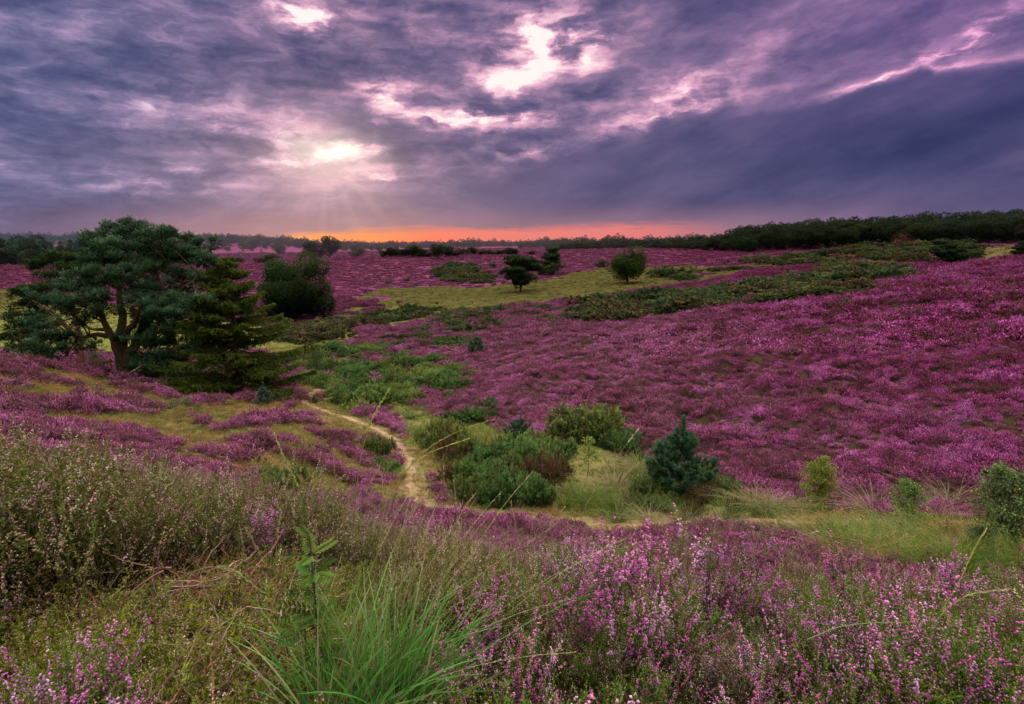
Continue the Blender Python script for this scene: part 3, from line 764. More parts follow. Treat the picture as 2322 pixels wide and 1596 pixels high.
def grass_tuft(seed, n, L, wid, rad, c0, c1, droop=.5, seg=4, lean=0.35, heads=0.0):
    r = np.random.default_rng(seed); g = Geo(); c0 = np.array(c0); c1 = np.array(c1)
    for i in range(n):
        a = r.uniform(0, 2*pi); q = rad * sqrt(r.uniform()); b = np.array([cos(a)*q, sin(a)*q, -0.02])
        l = L*r.uniform(.5, 1.15); out = np.array([cos(a+r.normal()*.6), sin(a+r.normal()*.6), 0])
        le = lean*r.uniform(.2, 1.6)
        p1 = b + out*l*le*.35 + [0, 0, l*.6]; p2 = b + out*l*(le + droop*r.uniform(.1, .8)) + [0, 0, l*(1-.45*droop*r.uniform(.2, 1.2))]
        pts = bezier(b, p1, p2, seg+1); s = r.uniform(.7, 1.3)
        w = wid*r.uniform(.7, 1.3)*np.linspace(1, .12, seg+1)
        ribbon(g, pts, w, c0*s, c1*s*r.uniform(.8, 1.15), side=rand_dir(1, r)[0])
        if r.uniform() < heads:
            m = 6; P = pts[-1] - (pts[-1]-pts[-2])*r.uniform(0, .8, m)[:, None]
            leaves(g, P, norm(pts[-1]-pts[-2]) + rand_dir(m, r)*.4, l*.06, l*.012, np.array((.30, .23, .12)), np.array((.42, .33, .18)), r)
    return g
def gorse_geo(seed, nshoot, nsp, ssize, dark=(.010, .020, .008), tip=(.085, .15, .050), lift=.85, brown=0.0):
    """a gorse mound, 1 m radius, about 0.8 m high"""
    r = np.random.default_rng(seed); g = Geo(); dark = np.array(dark); tip = np.array(tip)
    nl = 11; lc = np.column_stack([r.uniform(-.62, .62, nl), r.uniform(-.62, .62, nl), r.uniform(.0, .34, nl)]); lr = r.uniform(.28, .46, nl)
    for k in range(nshoot):
        j = r.integers(0, nl); d = norm(r.normal(size=3)*[1, 1, .9]); d[2] = abs(d[2])
        c = lc[j] + d*lr[j]*r.uniform(.55, 1.0)
        dd = norm(d*.75 + [0, 0, lift*.8] + r.normal(size=3)*.22); ln = .20*r.uniform(.6, 1.35)
        t = r.uniform(0, 1, nsp)[:, None]; P = c - dd*ln*.4 + dd*ln*t
        P[:, 2] = np.maximum(P[:, 2], -.03)
        D = norm(dd*1.0 + rand_dir(nsp, r)*.9)
        hgt = np.clip(P[:, 2:]/.7, 0, 1); f = np.clip(.15 + .55*t + .45*(hgt-.3), 0, 1)*r.uniform(.6, 1.2)
        cc = dark*(1-f) + tip*f
        if r.uniform() < brown: cc = cc*.35 + np.array((.085, .052, .028))*(.4 + f)
        leaves(g, P, D, ssize*r.uniform(.7, 1.3, nsp)*(1.25-.5*t[:, 0]), ssize*.30, cc*.75, cc*1.25, r)
    return g
def broadleaf(seed, h, w, n, leaf, dark, light, trunk=.18, nb=22, squash=1.0, open_=.0, tr=.035):
    r = np.random.default_rng(seed); gt = Geo(); gc = Geo(); dark = np.array(dark); light = np.array(light)
    z0 = h*trunk; cz = (z0 + h)/2; rz = (h - z0)/2; rx = w/2
    B = []; R = []
    for i in range(nb):
        d = norm(r.normal(size=3)); q = r.uniform(.30, .78)
        B.append([d[0]*rx*q, d[1]*rx*q, cz + d[2]*rz*q*squash]); R.append(min(rx, rz)*r.uniform(.24, .44)*(1.1 - .3*q))
    B = np.array(B); R = np.array(R)
    lo, hi = (B[:, 2]-R*.85).min(), (B[:, 2]+R*.85).max(); B[:, 2] = z0 + (B[:, 2]-lo)*(h-z0)/(hi-lo)
    ex = (np.hypot(B[:, 0], B[:, 1]) + R); B[:, :2] *= min(1.6, rx/np.percentile(ex, 85))
    tp = bezier((0, 0, -.15), (r.uniform(-.03, .03)*h, r.uniform(-.03, .03)*h, h*.3), (0, 0, h*.72), 8)
    tube(gt, tp, np.linspace(h*tr, h*tr*.25, 8), (.055, .042, .032), 8)
    for i in range(nb):
        s = tp[int(r.integers(2, 6))]; m = (s + B[i])/2 + [0, 0, -.04*h]
        tube(gt, bezier(s, m, B[i], 6), np.linspace(h*tr*.38, h*tr*.06, 6), (.05, .038, .03), 5)
    k = r.choice(nb, n, p=R**2/np.sum(R**2)); d = rand_dir(n, r); q = r.uniform(.55, 1.05, n)
    P = B[k] + d*(R[k]*q)[:, None]*[1, 1, .85]
    # rough edge and holes
    keep = (np.sin(P[:, 0]*5.1/w*3 + seed) + np.sin(P[:, 1]*6.3/w*3) + np.sin(P[:, 2]*5.7/w*3.2 + 1) > -1.5 - (1-open_)*2) & (P[:, 2] > h*.015)
    P = P[keep]; d = d[keep]; q = q[keep]; kk = k[keep]
    f = np.clip(.42*d[:, 2] + .30 + .5*(q-.8) + .25*(P[:, 2]-cz)/rz, 0, 1)*r.uniform(.7, 1.2, len(P)) * (r.uniform(.75, 1.2, nb)[kk])  # blob tops lighter, insides darker: light and shade painted into the leaves
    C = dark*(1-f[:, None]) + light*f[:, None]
    leaves(gc, P, norm(d + rand_dir(len(P), r)*.8), leaf*r.uniform(.6, 1.4, len(P)), leaf*r.uniform(.45, .8, len(P)), C*.85, C*1.15, r)
    return gt, gc
def pads_crown(gc, pads, dens, tuft, dark, light, r, up=.55, per=12, wd=.10, knob=.30):
    """needle foliage: pads made of rounded knobs of needles; pads rows: x y z rx ry rz"""
    dark = np.array(dark); light = np.array(light)
    for (x, y, z, rx, ry, rz) in pads:
        nk = max(3, int(1.9*rx*ry/knob**2)); a = r.uniform(0, 2*pi, nk); q = np.sqrt(r.uniform(0, 1, nk)); hgt = np.sqrt(np.clip(1-q*q, 0, 1))
        zz = hgt*r.uniform(-.55, 1.15, nk)
        K = np.column_stack([x + np.cos(a)*q*rx*1.08, y + np.sin(a)*q*ry*1.08, z + zz*rz]); kr = knob*r.uniform(.6, 1.25, nk); kb = r.uniform(.55, 1.25, nk)*(.62 + .38*np.clip(zz, -.5, 1))
        n = int(dens*.16*knob/.3*9); m = per; N = nk*n
        j = np.repeat(np.arange(nk), n); d = norm(r.normal(size=(N, 3)) + [0, 0, .45]); c = K[j] + d*(kr[j]*r.uniform(.35, 1.0, N))[:, None]*[1, 1, .8]
        out = norm(d + [0, 0, up] + r.normal(size=(N, 3))*.2)
        f = np.clip(.22 + .75*d[:, 2], 0.02, 1)*r.uniform(.75, 1.2, N)*kb[j]  # shading painted per knob: upper needles bright, undersides dark
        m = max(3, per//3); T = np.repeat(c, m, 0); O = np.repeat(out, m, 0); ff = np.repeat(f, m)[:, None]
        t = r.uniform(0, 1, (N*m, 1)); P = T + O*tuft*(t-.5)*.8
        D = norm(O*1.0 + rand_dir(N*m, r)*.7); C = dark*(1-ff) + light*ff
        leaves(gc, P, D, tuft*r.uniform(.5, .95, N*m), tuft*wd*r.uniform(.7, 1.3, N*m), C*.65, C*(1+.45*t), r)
def spruce_geo(seed, h, w, nwh, ntw, needle, dark, light, droop=.25, base=.04, irregular=.25, perb=None):
    r = np.random.default_rng(seed); gt = Geo(); gc = Geo(); dark = np.array(dark); light = np.array(light)
    tp = np.column_stack([np.linspace(0, .02*h, 12), np.zeros(12), np.linspace(-.1, h, 12)])
    tube(gt, tp, np.linspace(h*.022, h*.002, 12), (.045, .034, .026), 7)
    for i in range(nwh):
        t = (i + r.uniform(-.3, .3))/nwh; t = min(max(t, 0), .99); z = h*(base + (1-base)*t)
        L0 = w/2*(1-t)**.85*(.75 + .35*min(1, t*6))
        for b in range(int(r.integers(4, 7))):
            a = r.uniform(0, 2*pi); L = L0*r.uniform(1-irregular, 1+irregular)
            if L < .05*h*.2: L = .03*h
            dr = np.array([cos(a), sin(a), 0]); up = .35*t
            p0 = np.array([0, 0, z]); p1 = p0 + dr*L*.55 + [0, 0, L*(up - droop*.9)]; p2 = p0 + dr*L + [0, 0, L*(up - droop*.35)]
            pts = bezier(p0, p1, p2, 8)
            tube(gt, pts, np.linspace(.012*h*(1-t)*.5+.004, .002, 8), (.05, .038, .026), 4)
            m = int(ntw*(.3 + L/(w/2))); s = r.uniform(.18, 1.0, m); idx = s*7; ii = np.minimum(idx.astype(int), 6); fr = (idx-ii)[:, None]
            P = pts[ii]*(1-fr) + pts[ii+1]*fr; side = np.cross(dr, [0, 0, 1]); sg = r.choice([-1, 1], m)[:, None]
            tw = norm(dr*.7 + side*sg*r.uniform(.2, 1.1, (m, 1)) + np.array([0, 0, -.35])*r.uniform(.2, 1.6, (m, 1)))
            tl = L*.30*(1.15-s)*r.uniform(.5, 1.3, m) + .04*h*.3
            k = 9; TT = np.repeat(P, k, 0); DD = np.repeat(tw, k, 0); LL = np.repeat(tl, k)[:, None]; u = r.uniform(0, 1, (m*k, 1))
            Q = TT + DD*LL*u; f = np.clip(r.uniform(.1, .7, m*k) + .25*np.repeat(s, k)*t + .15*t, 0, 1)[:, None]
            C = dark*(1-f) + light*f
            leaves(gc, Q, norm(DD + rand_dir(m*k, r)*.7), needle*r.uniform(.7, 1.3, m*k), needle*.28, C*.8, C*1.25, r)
    return gt, gc
def sapling_pine_geo(seed, h, w, dark, light, needle=.07, nwh=7, dens=26, bw=.0032):
    r = np.random.default_rng(seed); gt = Geo(); gc = Geo(); dark = np.array(dark); light = np.array(light)
    tube(gt, [(0, 0, -.05), (.01, 0, h*.5), (0, .01, h)], [h*.016, h*.011, h*.004], (.10, .07, .045), 6)
    def shoot(p0, d, L):
        m = int(dens*L/.1); t = r.uniform(0, 1.04, m)[:, None]; P = p0 + d*L*t
        f = np.clip(.15 + .75*t*r.uniform(.5, 1.1, (m, 1)), 0, 1); C = dark*(1-f) + light*f
        leaves(gc, P, norm(d*.9 + rand_dir(m, r)*.75), needle*r.uniform(.7, 1.2, m), bw, C*.8, C*1.2, r)
    shoot(np.array([0, 0, h*.55]), np.array([0, 0, 1.]), h*.5)
    for i in range(nwh):
        t = (i+.4)/nwh; z = h*(.04 + .84*t); L = w/2*(1-t)**.95*1.15 + .06
        for b in range(int(r.integers(5, 8))):
            a = r.uniform(0, 2*pi); l = L*r.uniform(.7, 1.15); dr = np.array([cos(a), sin(a), 0])
            p0 = np.array([0, 0, z]); pts = bezier(p0, p0 + dr*l*.7 + [0, 0, l*.08], p0 + dr*l + [0, 0, l*.55], 6)
            tube(gt, pts, np.linspace(.006, .0025, 6)*h, (.09, .06, .04), 4)
            for q in range(1, 6):
                shoot(pts[q], norm(pts[min(q+1, 5)]-pts[q-1]), l*.28)
                if q > 1 and r.uniform() < .8:
                    sd = norm(np.cross(dr, [0, 0, 1])*r.choice([-1, 1]) + dr*.7 + [0, 0, .7]); shoot(pts[q], sd, l*.34)
    return gt, gc
def leafy_sapling_geo(seed, h, w, nbr, nleaf, leaf, dark, light, stems=2, yellow=0.0, base=.12):
    r = np.random.default_rng(seed); gt = Geo(); gc = Geo(); dark = np.array(dark); light = np.array(light)
    for s in range(stems):
        a = r.uniform(0, 2*pi); o = np.array([cos(a), sin(a), 0])*w*.12*(stems > 1)
        tp = bezier((0, 0, -.05), o + [0, 0, h*.5], o*1.6 + [0, 0, h*r.uniform(.85, 1)], 10) + r.normal(size=(10, 3))*.006*h
        tube(gt, tp, np.linspace(h*.012, h*.002, 10), (.10, .075, .055), 5)
        for b in range(nbr):
            t = r.uniform(base, .97); i = min(int(t*9), 8); p0 = tp[i]*(1-(t*9-i)) + tp[i+1]*(t*9-i)
            L = w/2*(1.08 - t)**.9*1.15*r.uniform(.5, 1.25)*(.55 + .45*min(1, t*3.3)); a = r.uniform(0, 2*pi)
            d = np.array([cos(a), sin(a), r.uniform(.15, .9)])
            pts = bezier(p0, p0 + d*L*.5 + [0, 0, .03*h], p0 + d*L, 6)
            tube(gt, pts, np.linspace(h*.004, h*.001, 6), (.10, .07, .05), 3)
            m = nleaf; k = r.uniform(.15, 1.05, m)[:, None]; P = p0*(1-k) + (p0 + d*L)*k + r.normal(size=(m, 3))*leaf*.9
            f = np.clip(r.uniform(.1, .9, (m, 1)) + .2*(P[:, 2:]/h-.5), 0, 1); C = dark*(1-f) + light*f
            if yellow > 0:
                y = r.uniform(size=(m, 1)) < yellow; C = np.where(y, np.array((.42, .30, .05)), C)
            leaves(gc, P, norm(rand_dir(m, r) + d*.4), leaf*r.uniform(.7, 1.25, m), leaf*.72, C*.9, C*1.1, r)
    return gt, gc

# ------------------------------------------------------------------ instanced ground cover (nobody could count it)
def proto_collection(name, geos, mat):
    c = bpy.data.collections.new(name)
    for i, g in enumerate(geos):
        o = bpy.data.objects.new('%s_%02d' % (name, i), g.mesh(name, mat)); c.objects.link(o)
    return c
def scatter(name, label, cat, protos, X, Y, S, tilt=0.12, dz=0.0, zs=None, lean=None):
    n = len(X)
    if n == 0: return None
    r = np.random.default_rng(n + len(name))
    Z = ground_h(X, Y) + dz
    e = .15; nx = -(ground_h(X+e, Y)-ground_h(X-e, Y))/(2*e); ny = -(ground_h(X, Y+e)-ground_h(X, Y-e))/(2*e)
    me = bpy.data.meshes.new(name); me.vertices.add(n)
    me.vertices.foreach_set('co', np.column_stack([X, Y, Z]).astype(np.float32).ravel())
    # tilt half-way with the slope (small angle), free turn about the upright
    yaw = r.uniform(0, 2*pi, n)
    # rotation matrix Rx(a)Ry(b) applied after yaw: euler XYZ = Rz*Ry*Rx, so express tilt in the turned frame
    tx, ty = nx*.5 + r.normal(size=n)*tilt, ny*.5 + r.normal(size=n)*tilt
    cy, sy = np.cos(yaw), np.sin(yaw)
    lx = tx*cy + ty*sy; ly = -tx*sy + ty*cy
    rot = np.column_stack([-np.arctan(ly), np.arctan(lx), yaw])
    a = me.attributes.new('rot', 'FLOAT_VECTOR', 'POINT'); a.data.foreach_set('vector', rot.astype(np.float32).ravel())
    sv = np.column_stack([S, S, S*(1 if zs is None else zs)])
    a = me.attributes.new('scl', 'FLOAT_VECTOR', 'POINT'); a.data.foreach_set('vector', sv.astype(np.float32).ravel())
    a = me.attributes.new('pick', 'INT', 'POINT'); a.data.foreach_set('value', r.integers(0, len(protos.objects), n).astype(np.int32))
    o = bpy.data.objects.new(name, me); COL.objects.link(o)
    nt = bpy.data.node_groups.new('cover_' + name, 'GeometryNodeTree')
    nt.interface.new_socket('Geometry', in_out='INPUT', socket_type='NodeSocketGeometry')
    nt.interface.new_socket('Geometry', in_out='OUTPUT', socket_type='NodeSocketGeometry')
    gi = nt.nodes.new('NodeGroupInput'); go = nt.nodes.new('NodeGroupOutput')
    ip = nt.nodes.new('GeometryNodeInstanceOnPoints'); ci = nt.nodes.new('GeometryNodeCollectionInfo')
    ci.inputs['Collection'].default_value = protos; ci.inputs['Separate Children'].default_value = True; ci.inputs['Reset Children'].default_value = True
    def attr(nm, t):
        k = nt.nodes.new('GeometryNodeInputNamedAttribute'); k.data_type = t; k.inputs['Name'].default_value = nm
        return [s for s in k.outputs if s.enabled and s.name == 'Attribute'][0]
    er = nt.nodes.new('FunctionNodeEulerToRotation')
    nt.links.new(attr('rot', 'FLOAT_VECTOR'), er.inputs[0])
    nt.links.new(gi.outputs[0], ip.inputs['Points']); nt.links.new(ci.outputs[0], ip.inputs['Instance'])
    ip.inputs['Pick Instance'].default_value = True
    nt.links.new(attr('pick', 'INT'), ip.inputs['Instance Index'])
    nt.links.new(er.outputs[0], ip.inputs['Rotation']); nt.links.new(attr('scl', 'FLOAT_VECTOR'), ip.inputs['Scale'])
    nt.links.new(ip.outputs[0], go.inputs[0])
    md = o.modifiers.new('cover', 'NODES'); md.node_group = nt
    return tag(o, label, cat, kind='stuff')
def spots(r0, r1, s0, p=.6, rref=12.0, az=(-50, 50), seed=1, jit=.5):
    """jittered points, spacing s0 at rref growing with distance"""
    r = np.random.default_rng(seed); a0, a1 = map(radians, az); Xs = []; Ys = []; q = r0
    while q < r1:
        s = s0*(q/rref)**p; n = max(1, int((a1-a0)*q/s))
        a = a0 + (np.arange(n) + r.uniform())*(a1-a0)/n + r.uniform(-jit, jit, n)*s/q
        rr = q + r.uniform(-jit, jit, n)*s
        Xs.append(rr*np.sin(a)); Ys.append(rr*np.cos(a)); q += s
    return np.concatenate(Xs), np.concatenate(Ys)
# ------------------------------------------------------------------ trees, bushes and single plants
def as_thing(name, gt, gc, mt, mc, loc, rz=0, label=None, cat='tree', group=None, tn='trunk', cn='crown', s=1.0):
    root = empty(name, loc, rz, label, cat, group); root.scale = (s, s, s)
    if gt is not None: gt.obj(tn, mt, root, smooth=True)
    if gc is not None: gc.obj(cn, mc, root)
    return root
class Kind:
    """one plant shape, placed first as itself and then as copies of it and its parts"""
    def __init__(s, name, cat, height, make, tn='trunk', cn='crown', mc=None, mt=None):
        s.name, s.cat, s.h, s.make, s.tn, s.cn, s.mc, s.mt, s.first = name, cat, height, make, tn, cn, mc or M_LEAF, mt or M_BARK, None
    def put(s, loc, height, label, group=None, stretch=1.0, rz=None, wide=1.0):
        rz = random.uniform(0, 6.28) if rz is None else rz; k = height/s.h
        if s.first is None:
            gt, gc = s.make()
            r = s.first = as_thing(s.name, gt, gc, s.mt, s.mc, loc, rz, label, s.cat, group, s.tn, s.cn)
        else:
            r = copy_tree(s.first, loc, rz, 1, label, group)
            if not group and 'group' in r: del r['group']
            r['category'] = s.cat
        r.location = loc; r.rotation_euler = (0, 0, rz); r.scale = (k*wide, k*wide, k*stretch)
        return r
def at(x, y, ymin=1, ymax=5000): return hit(x, y, ymin, ymax)
def put_px(kind, x, y, hpx, label, group=None, wide=1.0, ymin=1, ymax=5000, sink=0.0, rz=None, Y=None):
    if Y is None: X, Y, Z = at(x, y, ymin, ymax)
    else:
        T = tan_el(y); X = k_of(x, T)*Y; Z = gz(X, Y)
    return kind.put((X, Y, Z - sink), size_at(hpx, Y, Z), label, group, wide=wide, rz=rz)
GDK, GTP = (.012, .022, .008), (.085, .14, .045)
if 'nothings' not in ONLY:
    # ---- the big old pine
    def zoom(cx, cy): return cx*0.3637, 406 + 0.3637*cy     # notes were taken from an enlarged view of the tree
    bx, by, bz = at(289, 862, 25, 45)
    SC = (by*CP - bz*SP)/F                                     # metres per picture unit at the tree
    def loc3(cx, cy, depth):                                   # relative to the tree's foot
        x, y = zoom(cx, cy); T = tan_el(y); Y = by + depth; k = k_of(x, T)
        return np.array([k*Y - bx, depth, T*Y - bz])
    PADS = [(620,375,75,50),(700,345,60,50),(850,325,70,45),(760,390,140,60),(960,385,110,55),(1100,430,120,50),(1225,425,75,50),(640,430,110,50),(860,460,150,60),(1010,480,130,55),(1170,500,130,50),(1290,520,100,45),(1390,560,80,38),(700,520,130,60),(560,520,80,50),(800,590,150,50),(960,560,120,45),(1100,580,120,45),(700,620,110,50),(480,600,80,40),(400,650,100,45),(520,690,90,40),(620,720,80,36),(760,760,100,40),(860,720,110,45),(960,680,80,36),(1060,740,100,40),(1190,700,110,40),(1330,690,130,40),(1260,770,120,40),(1400,790,100,36),(1130,830,110,38),(1260,860,110,40),(1000,850,90,40),(880,850,70,35),(1090,930,120,42),(1210,950,90,40),(960,930,80,40),(900,1010,80,40),(1040,1020,110,40),(950,1110,100,42),(1080,1110,70,40),(860,1130,60,40),(330,740,100,50),(420,780,110,48),(340,860,90,45),(430,900,80,42),(300,960,110,45),(380,1010,90,42),(250,1040,80,40),(300,1100,110,40),(400,1100,70,40),(1170,1220,90,36),(1060,1190,70,32),(1230,1290,60,26),(960,1200,60,35),(560,780,60,30),(870,790,120,60),(960,860,130,60),(1080,800,120,60),(1180,800,120,50),(1070,980,110,55),(1160,1030,90,45),(940,1060,100,50),(860,960,80,45),(1010,1160,110,48),(880,1200,70,40),(1130,1150,90,45),(1220,1060,60,40),(520,860,70,40),(700,820,80,40),(600,640,110,55),(880,660,120,50),(1250,620,120,50),(560,390,30,40),(680,330,22,36),(735,320,20,34),(885,305,22,36),(1020,365,24,32),(1180,385,22,32),(1285,410,22,36),(940,360,24,30),(820,300,20,30),(470,1040,60,34),(250,900,70,34),(380,660,80,36)]
    r = np.random.default_rng(77); pads = []; anchors = []
    for (cx, cy, rx, ry) in PADS:
        d = r.uniform(-2.6, 2.2) * (1.0 if cy < 900 else .6); d -= .8*(cy > 700)
        p = loc3(cx, cy, d); R = rx*.3637*SC; Rz = ry*.3637*SC*1.25
        m = 3
        for q in range(m):
            o = np.array([r.uniform(-.6, .6)*R, r.uniform(-.9, .9), r.uniform(-.65, .5)*Rz]); e = r.uniform(.45, .8)
            pads.append((*(p+o), R*e, R*e, Rz*r.uniform(.5, .8)))
        anchors.append(p - [0, 0, Rz*.4])
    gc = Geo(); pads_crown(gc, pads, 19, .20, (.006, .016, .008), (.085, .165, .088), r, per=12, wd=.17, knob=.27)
    gt = Geo(); bark = (.060, .040, .034); bark2 = (.105, .058, .042)
    def limb(pts, r0, r1, n=12):
        P = [loc3(*p) if len(p) == 3 else np.array(p) for p in pts]
        P = np.array(P); t = np.linspace(0, len(P)-1, n); out = np.array([np.interp(t, range(len(P)), P[:, i]) for i in range(3)]).T
        for _ in range(2): out[1:-1] = (out[:-2] + 2*out[1:-1] + out[2:])/4
        out[1:-1] += r.normal(size=(n-2, 3))*.03
        tube(gt, out, np.linspace(r0, r1, n), bark, 8, bark2); return out
    L = []
    L.append(limb([(800, 1262, 0), (770, 1150, 0), (755, 1040, .1), (765, 900, .2), (745, 700, .2), (740, 480, .2)], .36, .08, 18))
    L.append(limb([(780, 1180, 0), (735, 1080, -.2), (690, 970, -.4), (640, 880, -.5), (600, 780, -.3), (560, 560, .2)], .24, .06, 16))
    L.append(limb([(790, 1130, 0), (860, 1000, .3), (890, 900, .5), (900, 860, .5), (960, 700, .6), (1000, 500, .6)], .26, .06, 16))
    L.append(limb([(770, 1010, 0), (810, 930, -.6), (850, 880, -.9), (900, 740, -1.0), (870, 560, -.8)], .18, .05, 14))
    L.append(limb([(700, 980, -.4), (600, 970, -.7), (510, 985, -.9), (430, 960, -1.0), (330, 900, -1.0)], .13, .04, 14))
    L.append(limb([(690, 940, -.4), (600, 935, -.3), (590, 940, .2), (470, 900, .6), (400, 780, .8)], .10, .03, 12))
    L.append(limb([(890, 880, .5), (980, 800, -.3), (1010, 740, -.8), (1060, 740, -1), (1160, 660, -1.0), (1300, 560, -.6)], .12, .03, 14))
    L.append(limb([(1000, 560, .6), (1140, 660, .5), (1250, 640, .4), (1380, 580, .4)], .09, .03, 10))
    L.append(limb([(870, 950, .4), (1000, 960, .2), (1100, 900, -.2), (1230, 860, -.3)], .10, .03, 12))
    L.append(limb([(790, 1120, 0), (900, 1120, -.6), (1010, 1090, -.8), (1100, 1130, -.9), (1190, 1210, -1)], .09, .025, 12))
    for a in anchors:
        best = None
        for ln in L:
            dd = np.linalg.norm(ln - a + [0, 0, .5], axis=1); i = int(np.argmin(dd))
            if best is None or dd[i] < best[0]: best = (dd[i], ln[i])
        s = best[1]; tube(gt, bezier(s, (s+a)/2 - [0, 0, .12] + r.normal(size=3)*.12, a, 7), np.linspace(.045, .014, 7), bark, 5, bark2)
        for q in range(3):
            e = a + r.normal(size=3)*[.7, .7, .25]; tube(gt, bezier(s*.3 + a*.7, a, e, 5), np.linspace(.02, .007, 5), bark, 4)
    as_thing('pine_tree', gt, gc, M_BARK, M_NEEDLE, (bx, by, bz), 0, 'largest pine with blue-green needles and forked trunk on the left slope', 'tree')
    # roots and dead limb at its foot
    def branch_thing(name, label, pts, r0, r1, col, twigs=0, cat='dead branch', seed=1):
        rr2 = np.random.default_rng(seed); P = np.array(pts, float); base = P[0].copy(); P = P - base
        t = np.linspace(0, len(P)-1, 16); out = np.array([np.interp(t, range(len(P)), P[:, i]) for i in range(3)]).T
        for _ in range(2): out[1:-1] = (out[:-2] + 2*out[1:-1] + out[2:])/4
        g = Geo(); tube(g, out, np.linspace(r0, r1, 16)*rr2.uniform(.85, 1.15, 16), col, 7)
        for q in range(twigs):
            i = int(rr2.integers(3, 15)); L_ = np.linalg.norm(P[-1])*rr2.uniform(.12, .35); d = norm(norm(out[i]-out[i-1]) + rr2.normal(size=3)*.7)
            tube(g, bezier(out[i], out[i]+d*L_*.5, out[i]+d*L_+rr2.normal(size=3)*.1*L_, 6), np.linspace(r0*.45, r1*.5, 6), col, 5)
        o = g.obj(name, M_TWIG, smooth=True); o.location = base
        return tag(o, label, cat)
    def gpt(x, y, up=0.0, Y=None):
        if Y is None: X, Yv, Z = at(x, y)
        else: T = tan_el(y); Yv = Y; X = k_of(x, T)*Y; Z = gz(X, Y)
        return (X, Yv, Z + up)
    branch_thing('dead_branch', 'pale bare dead branch lying at the foot of the big pine', [gpt(232, 852, .35), gpt(250, 858, .25), gpt(268, 864, .12), gpt(292, 872, .10)], .06, .03, (.30, .23, .19), 5, seed=3)

    # ---- the pine behind it, darker, standing further left
    b2 = at(186, 838, 25, 60); b2 = (k_of(186, tan_el(825))*40.0, 40.0, gz(k_of(186, tan_el(825))*40.0, 40.0))
    def loc4(cx, cy, depth):
        x, y = zoom(cx, cy); T = tan_el(y); Y = b2[1] + depth; k = k_of(x, T)
        return np.array([k*Y - b2[0], depth, T*Y - b2[2]])
    SC2 = (b2[1]*CP - b2[2]*SP)/F; pads = []; anc = []
    for (cx, cy, rx, ry) in [(370,480,80,26),(450,500,80,34),(300,520,80,28),(220,555,55,26),(400,560,100,36),(300,610,70,26),(520,560,80,40),(340,670,90,36),(150,690,70,28),(110,740,55,34),(200,710,90,36),(160,790,80,34),(260,760,90,34),(110,850,60,24),(170,900,80,32),(270,850,80,34),(90,860,40,18),(120,920,50,24),(180,970,90,28),(100,1000,55,26),(230,1010,80,34),(120,1050,50,26),(200,1080,80,28)]:
        d = r.uniform(-2.2, 2.2); p = loc4(cx, cy, d); R = rx*.3637*SC2; Rz = ry*.3637*SC2
        for q in range(3): pads.append((*(p + [r.uniform(-.5, .5)*R, r.uniform(-.7, .7), r.uniform(-.4, .3)*Rz]), R*.78, R*.68, Rz*.80))
        anc.append(p - [0, 0, Rz*.4])
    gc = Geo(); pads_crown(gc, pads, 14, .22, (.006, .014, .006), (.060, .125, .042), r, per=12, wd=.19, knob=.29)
    gt = Geo(); K = []
    for pts, r0 in (([(508, 1145, 0), (495, 1030, 0), (485, 920, 0), (440, 750, .2), (400, 540, .3)], .26), ([(490, 1000, 0), (400, 900, -.4), (280, 800, -.6), (170, 740, -.5)], .14), ([(480, 960, 0), (380, 960, -.7), (230, 980, -1), (130, 1010, -1)], .10)):
        P = np.array([loc4(*p) for p in pts]); t = np.linspace(0, len(P)-1, 14); out = np.array([np.interp(t, range(len(P)), P[:, i]) for i in range(3)]).T
        for _ in range(2): out[1:-1] = (out[:-2] + 2*out[1:-1] + out[2:])/4
        tube(gt, out, np.linspace(r0, r0*.25, 14), (.12, .065, .05), 8); K.append(out)
    for a in anc:
        s = min((ln[int(np.argmin(np.linalg.norm(ln-a, axis=1)))] for ln in K), key=lambda s: np.linalg.norm(s-a)); tube(gt, bezier(s, (s+a)/2 - [0, 0, .15], a, 7), np.linspace(.04, .012, 7), bark, 5)
    as_thing('pine_tree', gt, gc, M_BARK, M_NEEDLE, b2, 0, 'darker pine with reddish trunk behind the left side of the largest pine', 'tree')

    # ---- the spruce beside them
    sp = at(540, 893, 20, 36); hsp = size_at(312, sp[1], sp[2])
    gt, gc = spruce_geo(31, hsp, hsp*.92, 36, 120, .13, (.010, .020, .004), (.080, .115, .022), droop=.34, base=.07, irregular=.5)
    o = as_thing('spruce_tree', gt, gc, M_BARK, M_NEEDLE, sp, .6, 'yellow-green spruce with drooping branches beside the largest pine', 'tree')
    # ---- round oak and other single trees in the middle distance
    g_ = broadleaf(41, 10, 11.6, 36000, .26, (.006, .013, .006), (.046, .082, .026), trunk=-.05, nb=44)
    p = at(680, 730, 60, 120); hh = size_at(146, p[1], p[2])
    as_thing('oak_tree', g_[0], g_[1], M_BARK, M_LEAF, p, 0, 'round dark bushy tree reaching the ground right of the spruce', 'tree', s=hh/10).scale = (hh/10*1.02, hh/10*1.02, hh/10*1.10)
    g_ = broadleaf(42, 10, 10.2, 15000, .30, (.014, .024, .007), (.058, .082, .022), trunk=.04, nb=34, open_=.1)
    p = at(1422, 642, 90, 200); hh = size_at(82, p[1], p[2])
    as_thing('oak_tree', g_[0], g_[1], M_BARK, M_LEAF, p, 1.0, 'lone oak with olive-green crown on the grassy slope in the middle', 'tree', s=hh/10).scale = (hh/10*1.22, hh/10*1.22, hh/10*1.04)
